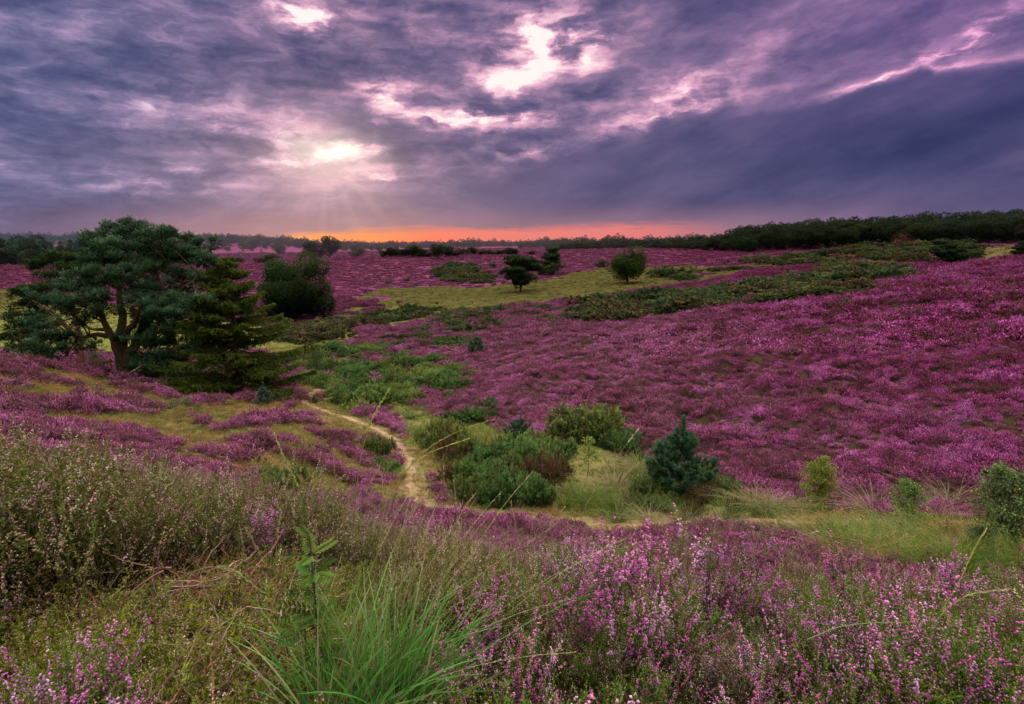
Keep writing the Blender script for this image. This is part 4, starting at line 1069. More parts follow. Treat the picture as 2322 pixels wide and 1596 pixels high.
    # flat-topped pine on the grass
    def far_pine(seed, h, w, gap=.38):
        q = np.random.default_rng(seed); gt = Geo(); gc = Geo(); pads = []
        for i in range(40):
            t = q.uniform(gap, 1.0); a = q.uniform(0, 2*pi); R = w/2*sqrt(max(.05, 1-((t-.68)/.42)**2))*q.uniform(.2, .85)
            c = np.array([cos(a)*R, sin(a)*R, t*h*.93]); pads.append((*c, w*.19, w*.19, h*.075)); 
            s0 = np.array([0, 0, h*q.uniform(.2, .7)*min(1, t)]); tube(gt, bezier(s0, (s0+c)/2+[0, 0, -.03*h], c, 6), np.linspace(h*.014, h*.004, 6), (.05, .035, .03), 5)
        for k in range(3):
            e = np.array([q.uniform(-.2, .2)*w, q.uniform(-.2, .2)*w, h*.8]); tube(gt, bezier((0, 0, -.1), (e[0]*.2, e[1]*.2, h*.3), e, 8), np.linspace(h*.026, h*.008, 8), (.05, .036, .032), 6)
        pads_crown(gc, pads, 9, h*.050, (.008, .017, .009), (.066, .110, .046), q, per=12, wd=.30, knob=h*.055)
        return gt, gc
    g_ = far_pine(51, 7.5, 8.2, .24); p = at(1180, 662, 90, 170); hh = size_at(72, p[1], p[2])
    as_thing('pine_tree', g_[0], g_[1], M_BARK, M_NEEDLE, p, 0, 'small flat-topped dark pine standing on the central green meadow', 'tree', s=hh/7.5).scale = (hh/7.5*1.05, hh/7.5*1.05, hh/7.5*1.12)
    K_pine = Kind('pine_tree', 'tree', 8.0, lambda: far_pine(52, 8, 6.5, .22), mc=M_NEEDLE)
    K_broad = [Kind('broadleaf_tree', 'tree', 10, lambda s=s: broadleaf(60+s, 10, 8.5 + s*.6, 4200, .46, (.009, .015, .007), (.028, .043, .022), trunk=.10, nb=20), mc=M_LEAF) for s in range(4)]
    K_edge = [Kind('broadleaf_tree', 'tree', 10, lambda s=s: broadleaf(70+s, 10, 9.0, 5200, .42, [(.011, .017, .007), (.014, .014, .012), (.010, .018, .008)][s], [(.050, .066, .028), (.058, .052, .040), (.036, .060, .026)][s], trunk=.03, nb=24), mc=M_LEAF) for s in range(3)]
    K_conif = [Kind('conifer_tree', 'tree', 10, lambda s=s: spruce_geo(80+s, 10, 4.8, 16, 20, .50, (.012, .030, .022), (.075, .150, .095), droop=.2, base=.05, irregular=.35), mc=M_NEEDLE) for s in range(3)]
    K_round = Kind('bushy_tree', 'tree', 4, lambda: broadleaf(91, 4, 5.2, 3600, .20, (.010, .016, .007), (.060, .080, .034), trunk=.0, nb=20), mc=M_LEAF)
    K_shrub = Kind('shrub', 'shrub', 2, lambda: broadleaf(92, 2, 2.6, 2200, .12, (.014, .024, .009), (.10, .14, .055), trunk=.0, nb=16), tn='stem', cn='foliage', mc=M_LEAF)
    K_small = Kind('young_tree', 'tree', 3, lambda: leafy_sapling_geo(93, 3, 1.9, 34, 26, .11, (.020, .035, .012), (.12, .16, .055), 1, base=.10), mc=M_LEAF)
    K_juni = Kind('juniper_bush', 'bush', 2, lambda: broadleaf(94, 2, .9, 1800, .10, (.010, .020, .010), (.055, .090, .045), trunk=0, nb=14), tn='stem', cn='foliage', mc=M_LEAF)
    # singles: kind, x, foot row, height, label
    S = [(K_broad[0], 704, 589, 42, 'rounded dark tree, first of the pair on the heather skyline', 1.2), (K_broad[1], 748, 587, 52, 'taller tree next to the rounded one on the heather skyline', 1.1), (K_broad[2], 727, 588, 36, 'low tree wedged between two skyline trees', 1.0),
         (K_round, 813, 584, 23, 'low domed tree alone on the crest of the heather field', 1.7), (K_broad[3], 885, 583, 22, 'dark tree at the near end of the skyline hedge', 1.3), (K_broad[1], 993, 589, 36, 'dark tree standing in front of the skyline hedge', 1.1),
         (K_juni, 1183, 559, 11, 'tiny lone tree silhouetted on the horizon', 1.4), (K_pine, 1247, 622, 62, 'tall pointed pine rising out of a dark thicket', .9), (K_round, 1255, 624, 34, 'dark thicket round the foot of the pointed pine', 1.8),
         (K_round, 1225, 624, 26, 'low dark tree beside the pointed pine', 1.1), (K_round, 1365, 606, 19, 'low domed tree left of the lone oak', 1.6), (K_small, 550, 580, 22, 'thin young tree in the far heather left of the skyline pair', 1.4), (K_round, 637, 577, 18, 'small round tree in the far heather', 1.2), (K_small, 593, 577, 14, 'faint little tree in the far heather', 1.4),
         (K_round, 610, 597, 22, 'wide low scrub behind the heather crest', 2.6), (K_round, 545, 597, 14, 'low scrub nearest the spruce on the heather crest', 2.4), (K_round, 1858, 586, 25, 'round bush at the wood edge on the right', 1.1),
         (K_pine, 2148, 604, 58, 'broad dark pine standing before the wood on the right', 1.55), (K_pine, 2192, 602, 30, 'low dark pine beside the broad pine', 1.6), (K_pine, 2312, 590, 44, 'dark pine at the right edge above the heather slope', 1.1),
         (K_small, 1110, 612, 20, 'slim birch by the gorse patch beyond the meadow', 1.1), (K_pine, 1965, 640, 42, 'dark small pine at the end of the long gorse patch', 1.1), (K_small, 1250, 752, 42, 'little dark tree growing out of the heather in the centre', 1.2),
         (K_small, 1062, 703 + 20, 26, 'young tree on the crest of the second heather fold', 1.1), (K_juni, 1064, 757, 34, 'small conifer among the gorse clumps in mid heather', 1.1), (K_small, 757, 738, 22, 'pale young tree on the gorse line', 1.0), (K_juni, 1650, 596, 10, 'tiny bush in the far heather', 1.2), (K_juni, 1288, 1060-420, 0, '', 1)]
    for (kd, x, y, h, lb, wide) in S:
        if h > 0: put_px(kd, x, y, h, lb, None, wide, 40)
    # reddish bare-looking tree by the wood
    q = np.random.default_rng(9); gt, gc = broadleaf(95, 7, 8.5, 2600, .16, (.05, .022, .022), (.13, .055, .05), trunk=.10, nb=26, open_=.6)
    p = at(2040, 572, 120, 300); as_thing('bare_tree', gt, gc, M_BARK, M_LEAF, p, 0, 'reddish domed thin tree in front of the wood on the right', 'tree', s=size_at(44, p[1], p[2])/7)
    # ---- the wood on the right: single trees in rows
    tops = ([1270, 1400, 1500, 1560, 1640, 1700, 1800, 1900, 2000, 2100, 2200, 2321, 2500], [549, 545, 542, 537, 525, 509, 497, 490, 486, 480, 478, 472, 468])
    feet = ([1270, 1400, 1500, 1600, 1700, 1800, 2000, 2321, 2500], [563, 563, 563, 566, 569, 563, 552, 546, 544])
    dist = ([1270, 1500, 1700, 2000, 2321, 2500], [330, 290, 235, 225, 205, 200])
    n = 0
    for row in range(4):
        x = 1275.0 + row*5
        while x < 2440:
            Y = np.interp(x, *dist) + row*9 + random.uniform(-3, 3); fy = np.interp(x, *feet)
            T = tan_el(fy); X = k_of(x, T)*Y; Z = gz(X, Y)
            ty = np.interp(x, *tops) + [16, 7, 2, -1][row]*(np.interp(x, *feet) - np.interp(x, *tops))/60 + random.uniform(-4.5, 4.5)
            h = Y*tan_el(ty) - Z
            wpx = random.uniform(.62, .9)*h*F/Y
            if h > 1.5:
                kd = random.choice(K_edge if row == 0 and random.random() < .55 else K_broad)
                lb = ['leafy tree standing along the front edge of the wood on the right', 'dark tree just behind the front of the wood on the right', 'tall dark tree deep in the wood on the right', 'tall tree at the skyline of the wood on the right'][row]
                kd.put((X, Y, Z - .4), h, lb, 'trees of the wood on the right, row ' + ['one', 'two', 'three', 'four'][row], wide=random.uniform(.95, 1.45)); n += 1
            x += max(10, wpx*[1.0, .95, .9, .85][row])*random.uniform(.8, 1.3)
    # ---- the wood on the left
    for row in range(3):
        x = -190.0 + row*9
        while x < 480:
            Y = 222 + row*14 + random.uniform(-5, 5); T = tan_el(597); X = k_of(x, T)*Y; Z = gz(X, Y)
            ty = np.interp(x, [-200, 0, 90, 140, 200, 300, 480], [527, 531, 534, 541, 540, 546, 560]) + [30, 8, 0][row] + random.uniform(-5, 6)
            h = Y*tan_el(ty) - Z
            kd = K_round if row == 0 and random.random() < .6 else random.choice(K_conif + K_broad[:2])
            if x > 200 and row == 0: kd = K_round
            kd.put((X, Y, Z - .4), h, ['low leafy tree at the foot of the wood on the left', 'blue-green tree in the wood behind the pines on the left', 'tall blue-green tree on the skyline of the left wood'][row], 'trees of the wood on the left, row ' + ['one', 'two', 'three'][row], wide=random.uniform(.9, 1.2)*(1.0 if kd is not K_round else .7))
            x += max(12, h*.42*F/Y)
    # ---- hedge of dark trees below the sunset
    for i, x in enumerate([868, 893, 915, 936, 952, 970, 1012, 1032, 1052, 1070, 1092, 1110, 1132, 1152, 1168, 1205]):
        fy = np.interp(x, [860, 940, 1015, 1060, 1120, 1210], [583, 584, 583, 578, 574, 570]); hp = np.interp(x, [860, 940, 1010, 1090, 1210], [20, 27, 25, 20, 11])*random.uniform(.8, 1.2)
        put_px(random.choice(K_broad + K_edge), x, fy, hp, 'dark tree in the hedge below the orange sunset strip', 'trees of the hedge below the sunset', random.uniform(1.2, 2.2), 120, 262, .3)
    # ---- far-off woods that read as one mass
    far = proto_collection('far_crown', [broadleaf(300+i, 1, 1.1, 420, .10, (.012, .018, .012), (.045, .060, .035), trunk=0, nb=9)[1] for i in range(3)], M_LEAF)
    fx, fy_, fs = [], [], []
    rq = np.random.default_rng(12)
    for (x0, x1, Y0, Y1, sz, m) in ((-300, 700, 620, 1150, 11, 1000), (430, 700, 440, 600, 8, 60), (660, 1290, 560, 1300, 9, 900), (1180, 1700, 420, 900, 9, 300), (740, 900, 470, 560, 7, 30), (1240, 1560, 345, 420, 8.5, 90)):
        xs = rq.uniform(x0, x1, m); Ys = rq.uniform(Y0, Y1, m); k = (xs - W/2)/F*CP
        fx.append(k*Ys); fy_.append(Ys); fs.append(sz*rq.uniform(.6, 1.25, m))
    fx, fy_, fs = map(np.concatenate, (fx, fy_, fs))
    scatter('distant_woods', 'hazy blue woods along the far horizon under the sunset', 'woods', far, fx, fy_, fs, .03, -.5, rq.uniform(.6, 1.0, len(fx)))

    # ---- gorse bushes
    def gorse_thing(name, variants, parts=True):
        return [Kind(name, 'bush', .85, v, tn='stem', cn='foliage', mc=M_GORSE, mt=M_TWIG) for v in variants]
    def with_stem(g, seed):
        q = np.random.default_rng(seed); gt = Geo()
        for i in range(9):
            e = np.array([q.uniform(-.5, .5), q.uniform(-.5, .5), q.uniform(.3, .6)]); tube(gt, bezier((e[0]*.2, e[1]*.2, -.05), e*.6, e, 6), np.linspace(.022, .008, 6), (.07, .05, .035), 5)
        return gt, g
    GN = gorse_thing('gorse_bush', [lambda i=i: with_stem(gorse_geo(600+i, 420, 34, .066, tip=[(.155, .255, .075), (.11, .20, .060), (.19, .27, .070)][i], brown=[.0, .10, .04][i]), i) for i in range(3)])
    GB = gorse_thing('gorse_bush', [lambda: with_stem(gorse_geo(610, 300, 30, .060, dark=(.018, .014, .008), tip=(.10, .085, .035), brown=.55), 7)])
    GF = gorse_thing('gorse_bush', [lambda i=i: with_stem(gorse_geo(620+i, 170, 18, .13, tip=[(.080, .118, .044), (.058, .088, .036), (.095, .118, .046), (.072, .072, .036)][i], brown=[0, .05, .1, .4][i]), 20+i) for i in range(4)])
    def bush(kinds, x, y, w, h, label, group=None):
        X, Y, Z = at(x, y); kd = random.choice(kinds); Hm = size_at(h, Y, Z)*1.3; Wm = size_at(w, Y, Z)*1.22; FEET.append((X, Y + Wm*.25, Wm*.42))
        kk = Hm/.85; return kd.put((X, Y + Wm*.25, gz(X, Y+Wm*.25) - .05), Hm, label, group, wide=(Wm/2)/kk/1.0)
    G1 = 'gorse bushes of the thicket right of the path'
    near_list = [(GN, 1330, 1010, 200, 82, 'biggest rounded bright green gorse mound above the thicket', None), (GN, 1400, 1040, 110, 60, 'green gorse mound at the right end of the thicket', None),
        (GN, 1240, 1045, 110, 60, '', G1), (GN, 1150, 1065, 120, 66, '', G1), (GN, 1090, 1045, 100, 60, '', G1), (GB, 1040, 1050, 110, 74, '', G1), (GN, 1010, 1010, 90, 60, '', G1), (GN, 975, 1030, 70, 50, '', G1),
        (GB, 1215, 1105, 130, 84, 'brownish gorse bush with dead stems in the middle of the thicket', None), (GB, 1270, 1085, 90, 60, '', G1), (GN, 1100, 1105, 120, 70, '', G1), (GB, 1035, 1095, 90, 64, '', G1), (GN, 1150, 1130, 120, 66, '', G1), (GN, 1070, 1140, 110, 56, '', G1),
        (GN, 1165, 1165, 130, 82, 'bright green gorse bush at the near corner of the thicket', None), (GN, 1225, 1150, 70, 50, '', G1), (GB, 1150, 1100, 80, 60, '', G1), (GN, 1200, 1070, 90, 50, '', G1),
        (GN, 1062, 962, 125, 42, 'low dark gorse mound in the heather above the thicket', None), (GN, 605, 1118, 115, 72, 'dark gorse bush left of the path, near the faded heather', None), (GN, 655, 1125, 55, 40, '', 'gorse left of the path'), (GN, 690, 1132, 60, 26, '', 'gorse left of the path'),
        (GN, 855, 1035, 72, 48, 'gorse bush on the left bank of the path bend', None), (GN, 872, 1075, 60, 34, 'small low gorse just below the path bend', None), (GN, 845, 1055, 40, 24, '', 'gorse left of the path'),
        (GN, 1640, 1125, 100, 58, 'green bush right behind the young blue-green pine', None), (GB, 1600, 1150, 100, 60, 'brown gorse at the foot of the young blue-green pine', None), (GN, 1480, 1140, 100, 62, 'dark holly-like bush left of the young blue-green pine', None), (GN, 1440, 1110, 60, 34, '', G1), (GB, 1670, 1160, 60, 44, '', G1), (GN, 1500, 1165, 70, 44, '', G1), (GB, 1580, 1172, 70, 44, '', G1), (GN, 1440, 1150, 60, 40, '', G1), (GB, 2090, 1190, 70, 44, '', G1), (GB, 2200, 1235, 80, 50, '', G1),
        (GN, 735, 850, 60, 34, '', 'gorse round the head of the path'), (GN, 690, 872, 66, 32, '', 'gorse round the head of the path'), (GN, 720, 880, 60, 32, '', 'gorse round the head of the path'),
        (GN, 765, 905, 70, 40, '', 'gorse round the head of the path'), (GN, 840, 850, 110, 40, '', 'gorse round the head of the path'), (GN, 790, 862, 80, 36, '', 'gorse round the head of the path'), (GN, 880, 852, 80, 34, '', 'gorse round the head of the path'), (GN, 905, 870, 70, 34, '', 'gorse round the head of the path'),
        (GN, 850, 925, 95, 50, '', 'gorse bushes right of the upper path'), (GN, 790, 925, 70, 38, '', 'gorse bushes right of the upper path'), (GN, 860, 890, 80, 36, '', 'gorse bushes right of the upper path'), (GN, 815, 890, 80, 38, '', 'gorse bushes right of the upper path'), (GN, 950, 890, 90, 42, '', 'gorse bushes right of the upper path'), (GN, 1025, 888, 100, 38, '', 'gorse bushes right of the upper path'), (GB, 990, 890, 50, 30, '', 'gorse bushes right of the upper path'),
        (GN, 1022, 866, 36, 22, 'little gorse knob above the heather in the centre', None), (GN, 915, 915, 36, 27, 'small round gorse bush alone in the heather right of the upper path', None), (GN, 712, 915, 17, 20, 'tiny dark bush on the edge of the upper path', None), (GN, 900, 900, 60, 34, '', 'gorse bushes right of the upper path'), (GB, 940, 828, 60, 22, '', 'gorse bushes right of the upper path'), (GN, 915, 815, 60, 20, '', 'gorse bushes right of the upper path'),
        (GN, 1170, 935, 26, 18, 'small gorse tuft in the heather above the thicket', None), (GN, 745, 800, 70, 22, '', 'gorse round the head of the path'), (GN, 795, 800, 60, 20, '', 'gorse round the head of the path'), (GN, 850, 798, 60, 18, '', 'gorse round the head of the path'), (GN, 990, 822, 60, 16, '', 'gorse bushes right of the upper path'),
        (GB, 235, 840, 70, 34, 'brown gorse under the left side of the largest pine', None), (GB, 205, 845, 50, 24, '', 'gorse under the pines'), (GN, 30, 800, 50, 22, '', 'gorse under the pines'), (GN, 100, 815, 60, 22, '', 'gorse under the pines'), (GN, 360, 856, 60, 26, '', 'gorse under the pines'), (GN, 420, 862, 50, 20, '', 'gorse under the pines')]
    GL = {G1: 'spiky green gorse bush packed in the thicket right of the path', 'gorse left of the path': 'small gorse bush in dry grass left of the path', 'gorse round the head of the path': 'gorse bush in the hollow where the path disappears', 'gorse bushes right of the upper path': 'gorse bush between the upper path and the heather slope', 'gorse under the pines': 'low gorse bush in the shade below the pines'}
    for (kd, x, y, w, h, lb, gp) in near_list:
        bush(kd, x, y, w, h, lb or GL[gp], gp)
    def patch(poly, ymin, ymax, sp, size, gp, lb, thin=1.0, kinds=None, jit=.35):
        wp = world_poly(poly, ymin, ymax); P = np.array(wp); x0, y0 = P.min(0); x1, y1 = P.max(0); c = 0
        yy = y0
        while yy < y1:
            xx = x0 + random.uniform(0, sp)
            while xx < x1:
                X = xx + random.uniform(-jit, jit)*sp; Y = yy + random.uniform(-jit, jit)*sp
                if in_poly(np.array([X]), np.array([Y]), wp)[0] and random.random() < thin:
                    s = size*random.uniform(.7, 1.25); kd = random.choice(kinds or GF); FEET.append((X, Y, s*.85))
                    kd.put((X, Y, gz(X, Y) - .03), .85*s*(.74 if ymin > 30 else .85)*random.uniform(.75, 1.2), lb, gp, wide=1.1/.58 if ymin > 30 else 1.25); c += 1
                xx += sp
            yy += sp
        return c
    c = []
    c.append(patch([(1322,735),(1318,702),(1360,684),(1480,668),(1560,660),(1640,668),(1700,655),(1840,632),(1950,608),(2025,628),(2005,655),(1860,682),(1760,694),(1600,708),(1430,738)], 50, 110, 3.6, 2.6, 'gorse bushes of the long patch on the heather hill', 'dark green gorse bush in the long patch crossing the heather hill'))
    c.append(patch([(1480,640),(1560,612),(1750,588),(1950,562),(2150,552),(2230,592),(2050,602),(1900,600),(1750,606),(1600,625),(1520,652)], 110, 260, 8.4, 3.5, 'gorse bushes on the grassy rise below the wood', 'gorse bush on the grassy rise below the wood on the right', .62))
    c.append(patch([(640,782),(645,748),(760,732),(850,716),(990,702),(1000,712),(870,732),(780,752),(700,790)], 45, 110, 2.9, 2.0, 'gorse bushes along the crest of the second heather fold', 'gorse bush in the line below the green meadow', 1.0))
    c.append(patch([(880,792),(900,765),(1000,735),(1010,700),(1120,695),(1165,705),(1160,740),(1060,792),(930,797)], 45, 100, 3.0, 1.6, 'gorse clumps scattered in mid heather', 'gorse clump scattered in the heather of the second fold', .72))
    c.append(patch([(985,642),(1008,608),(1062,603),(1112,628),(1104,643)], 110, 260, 6.0, 3.2, 'bushes of the patch beyond the meadow', 'dark bush of the scrub patch beyond the central meadow', .85))
    c.append(patch([(1170,725),(1180,700),(1330,680),(1340,700),(1300,735)], 45, 100, 3.4, 1.4, 'gorse clumps left of the long patch', 'small gorse clump just left of the long gorse patch', .45))
    c.append(patch([(655,850),(700,800),(790,785),(900,790),(960,812),(1060,842),(1120,880),(1040,905),(960,905),(900,935),(850,950),(790,935),(745,900),(715,880)], 22, 60, 1.95, 1.2, 'gorse bushes of the chain beside the upper path', 'green gorse bush in the chain between the spruce and the heather slope', .62, GN))
    print('gorse', c)
    # scattered shrubs on meadow and slopes
    for i, (x, y, h) in enumerate([(1168,655,10),(770,700,8),(900,688,8),(830,665,7),(945,648,7),(880,645,12),(1046,645,10),(1120,648,8),(770,680,10),(1640,600,10),(1590,588,8),(1700,592,8),(1120,608,16),(1150,600,14),(925,640,12),(1140,645,10),(1208,640,22),(1760,588,9),(1440,690,14),(1480,655,8),(1540,700-60,8),(1560,655,12),(1550,690,13),(820,705,7),(990,690,7),(1215,560,5)]):
        if h: put_px(K_shrub, x, y, h, 'small shrub dotted over the meadow and far heather', 'small shrubs dotted over the middle distance', 1.0, 60)
    for i, (x, y, h) in enumerate([(1878,645,14),(1915,706,34),(1870,612,12),(2300,770-110,8),(1750,648,16),(1882,620,16),(2070,650,9),(1975,688,10)]):
        put_px(K_small, x, y, h, ['pale young shrub on the crest of the big heather slope', 'thin pale birch sapling near the crest of the big heather slope'][h == 34], None if h == 34 else 'young shrubs on the crest of the heather slope', 1.3, 30)
    # ---- saplings in the valley
    def sap(geo, mc, x, y, hpx, h0, label, name, rz=0, Y=None, tn='stem', cn='foliage'):
        X, Yv, Z = at(x, y) if Y is None else (k_of(x, tan_el(y))*Y, Y, gz(k_of(x, tan_el(y))*Y, Y)); FEET.append((X, Yv, size_at(hpx, Yv, Z)*.22))
        k = size_at(hpx, Yv, Z)/h0
        return as_thing(name, geo[0], geo[1], M_BARK, mc, (X, Yv, Z), rz, label, 'young tree', None, tn, cn, k)
    BG0, BG1 = (.010, .028, .018), (.075, .150, .095)
    sap(sapling_pine_geo(701, 1.6, 1.12, BG0, (.078,.165,.070), .095, 10, 80, .012), M_NEEDLE, 1540, 1122, 170, 1.6, 'young blue-green pine standing before the heather slope', 'pine_sapling', tn='trunk', cn='needles')
    sap(sapling_pine_geo(702, 1.2, .6, BG0, (.085, .16, .13), .09, 6, 34, .016), M_NEEDLE, 600, 922, 52, 1.2, 'small upright pine sapling near the foot of the spruce', 'pine_sapling', tn='trunk', cn='needles')
    sap(sapling_pine_geo(703, 1.0, .9, BG0, BG1, .08, 7, 36, .013), M_NEEDLE, 1180, 1000, 56, 1.0, 'little pine growing behind the gorse thicket', 'pine_sapling', tn='trunk', cn='needles')
    sap(sapling_pine_geo(704, 1.0, .6, BG0, BG1, .08, 7, 36, .013), M_NEEDLE, 1005, 1000, 56, 1.0, 'narrow little pine at the upper left of the gorse thicket', 'pine_sapling', tn='trunk', cn='needles')
    sap(sapling_pine_geo(705, 1.6, 1.3, BG0, (.09, .15, .10), .12, 6, 26, .03), M_NEEDLE, 1080, 806, 48, 1.6, 'silvery young pine beside the fallen branches in mid heather', 'pine_sapling', tn='trunk', cn='needles')
    sap(leafy_sapling_geo(711, 1.5, 1.15, 60, 42, .042, (.035, .070, .015), (.22, .31, .07), 3, yellow=.10, base=.03), M_LEAF, 1848, 1150, 118, 1.5, 'yellowing birch sapling at the foot of the heather slope', 'birch_sapling')
    sap(leafy_sapling_geo(712, 1.5, 1.15, 46, 36, .044, (.035, .070, .018), (.20, .30, .080), 2, yellow=.03, base=.15), M_LEAF, 2062, 1200, 128, 1.5, 'pale green oak sapling between the two birches on the right', 'oak_sapling')
    sap(leafy_sapling_geo(713, 2.0, 1.5, 80, 36, .046, (.030, .060, .020), (.18, .26, .10), 4, yellow=.02, base=.05), M_LEAF, 2272, 1245, 205, 2.0, 'tallest birch sapling at the right edge of the valley', 'birch_sapling')
    sap(leafy_sapling_geo(714, 1.2, .9, 26, 24, .045, (.04, .08, .02), (.24, .34, .08), 1, base=.4), M_LEAF, 1332, 1085, 108, 1.2, 'spindly oak sapling in front of the biggest gorse mound', 'oak_sapling')
    sap(leafy_sapling_geo(715, 3.0, 2.9, 60, 36, .065, (.025, .045, .018), (.13, .18, .07), 3, base=.03), M_LEAF, 724, 852, 70, 3.0, 'light green young birch in the hollow at the head of the path', 'birch_sapling')
    sap(leafy_sapling_geo(716, 1.2, 1.3, 44, 40, .044, (.020, .042, .015), (.12, .18, .07), 3, base=.05), M_LEAF, 1455, 1140, 66, 1.2, 'dark glossy shrub in the tall grass left of the young pine', 'shrub')
    sap(leafy_sapling_geo(717, 1.2, 1.2, 44, 36, .044, (.020, .042, .015), (.11, .17, .08), 3, base=.05), M_LEAF, 2215, 1262, 84, 1.2, 'leafy bramble-like shrub left of the tallest birch sapling', 'shrub')
    sap(leafy_sapling_geo(718, 2.2, 1.2, 26, 20, .08, (.02, .05, .018), (.09, .16, .06), 2, base=.1), M_LEAF, 216, 842, 72, 2.2, 'bright green young tree framed by the trunks of the two pines', 'young_tree')
    for x, y, h, lb in ((50, 812, 30, 'bright green sapling at the left below the pines'), (95, 815, 40, 'little green sapling under the darker pine')):
        sap(leafy_sapling_geo(720+x, 1.2, .9, 20, 18, .07, (.03, .06, .02), (.14, .21, .07), 2, base=.1), M_LEAF, x, y, h, 1.2, lb, 'young_tree')
    for i, (x, y, h) in enumerate(((315, 918, 26), (345, 925, 22), (395, 930, 24), (425, 925, 26), (450, 935, 20))):
        sap(leafy_sapling_geo(730+i, .6, .7, 14, 14, .06, (.04, .07, .03), (.16, .24, .10), 2, base=.1), M_LEAF, x, y, h, .6, ['bright green seedling, leftmost of those in the left slope heather', 'pale seedling second from the left in the slope heather', 'pale seedling in the middle of the slope heather', 'spreading seedling on the moss below the spruce', 'small seedling nearest the spruce on the mossy slope'][i], 'tree_seedling')
    # ---- grass clumps one can tell apart in the valley
    TS = [Kind('grass_clump', 'grass clump', .5, lambda i=i: (None, grass_tuft(800+i, 170, .62, .010, .16, (.03, .06, .010), (.17, .24, .05), 1.0, 5, .75)), cn='blades', mc=M_GRASS) for i in range(2)]
    TD = Kind('grass_clump', 'grass clump', .5, lambda: (None, grass_tuft(810, 200, .62, .008, .18, (.12, .10, .05), (.42, .33, .21), 1.3, 5, .95)), cn='blades', mc=M_GRASS)
    for (kd, x, y, h, lb, gp) in ((TS[0], 1730, 1172, 52, 'bright green grass clump between the young pine and the yellowing birch', None), (TD, 1712, 1150, 42, 'bleached drooping grass left of the yellowing birch', None), (TD, 1758, 1158, 40, 'straw-coloured drooping grass touching the yellowing birch', None), (TS[1], 1655, 1180, 40, '', 1), (TS[0], 1560, 1185, 40, '', 1), (TS[1], 1400, 1185, 36, '', 1), (TS[0], 1345, 1150, 40, '', 1), (TS[1], 1300, 1130, 40, '', 1),
            (TD, 1395, 1110, 46, '', 2), (TD, 1450, 1070, 40, '', 2), (TD, 1470, 1185, 36, '', 2), (TD, 1980, 1165, 50, 'bleached grass hanging over the heather left of the oak sapling', None), (TD, 2150, 1150, 48, 'matted pale grass on the bank right of the oak sapling', None), (TD, 2110, 1170, 44, '', 2), (TD, 1600, 1200, 26, '', 2), (TD, 1820, 1215, 40, '', 2), (TD, 1960, 1215, 40, '', 2),
            (TS[0], 1870, 1240, 50, '', 1), (TS[1], 1950, 1260, 56, '', 1), (TS[0], 2040, 1275, 56, '', 1), (TS[1], 2120, 1250, 50, '', 1), (TS[0], 2010, 1240, 40, '', 1), (TS[1], 2180, 1290, 50, '', 1), (TD, 2080, 1235, 46, '', 2), (TS[1], 1640, 1225, 24, '', 1), (TS[0], 905, 1085, 30, '', 1), (TS[1], 930, 950, 26, '', 1), (TS[0], 955, 985, 20, '', 1), (TS[0], 780, 900, 30, '', 1), (TS[1], 870, 1088, 34, '', 1)):
        put_px(kd, x, y, h, lb or ['', 'lush green grass clump growing on the valley floor', 'dry bleached grass clump in the tall valley grass'][gp], [None, 'green grass clumps on the valley floor', 'dry grass clumps on the valley floor'][gp or 0], 1.15)
    # ---- dead branches in the heather
    branch_thing('dead_branch', 'bare fallen branch left of the silvery pine in mid heather', [gpt(978, 795, .5), gpt(1005, 800, .6), gpt(1035, 806, .4), gpt(1070, 812, .15)], .05, .03, (.12, .085, .07), 9, seed=8)
    branch_thing('dead_branch', 'second bare fallen branch in mid heather, lying lower', [gpt(985, 806, .35), gpt(1015, 812, .3), gpt(1050, 816, .2)], .04, .02, (.12, .085, .07), 6, seed=9)
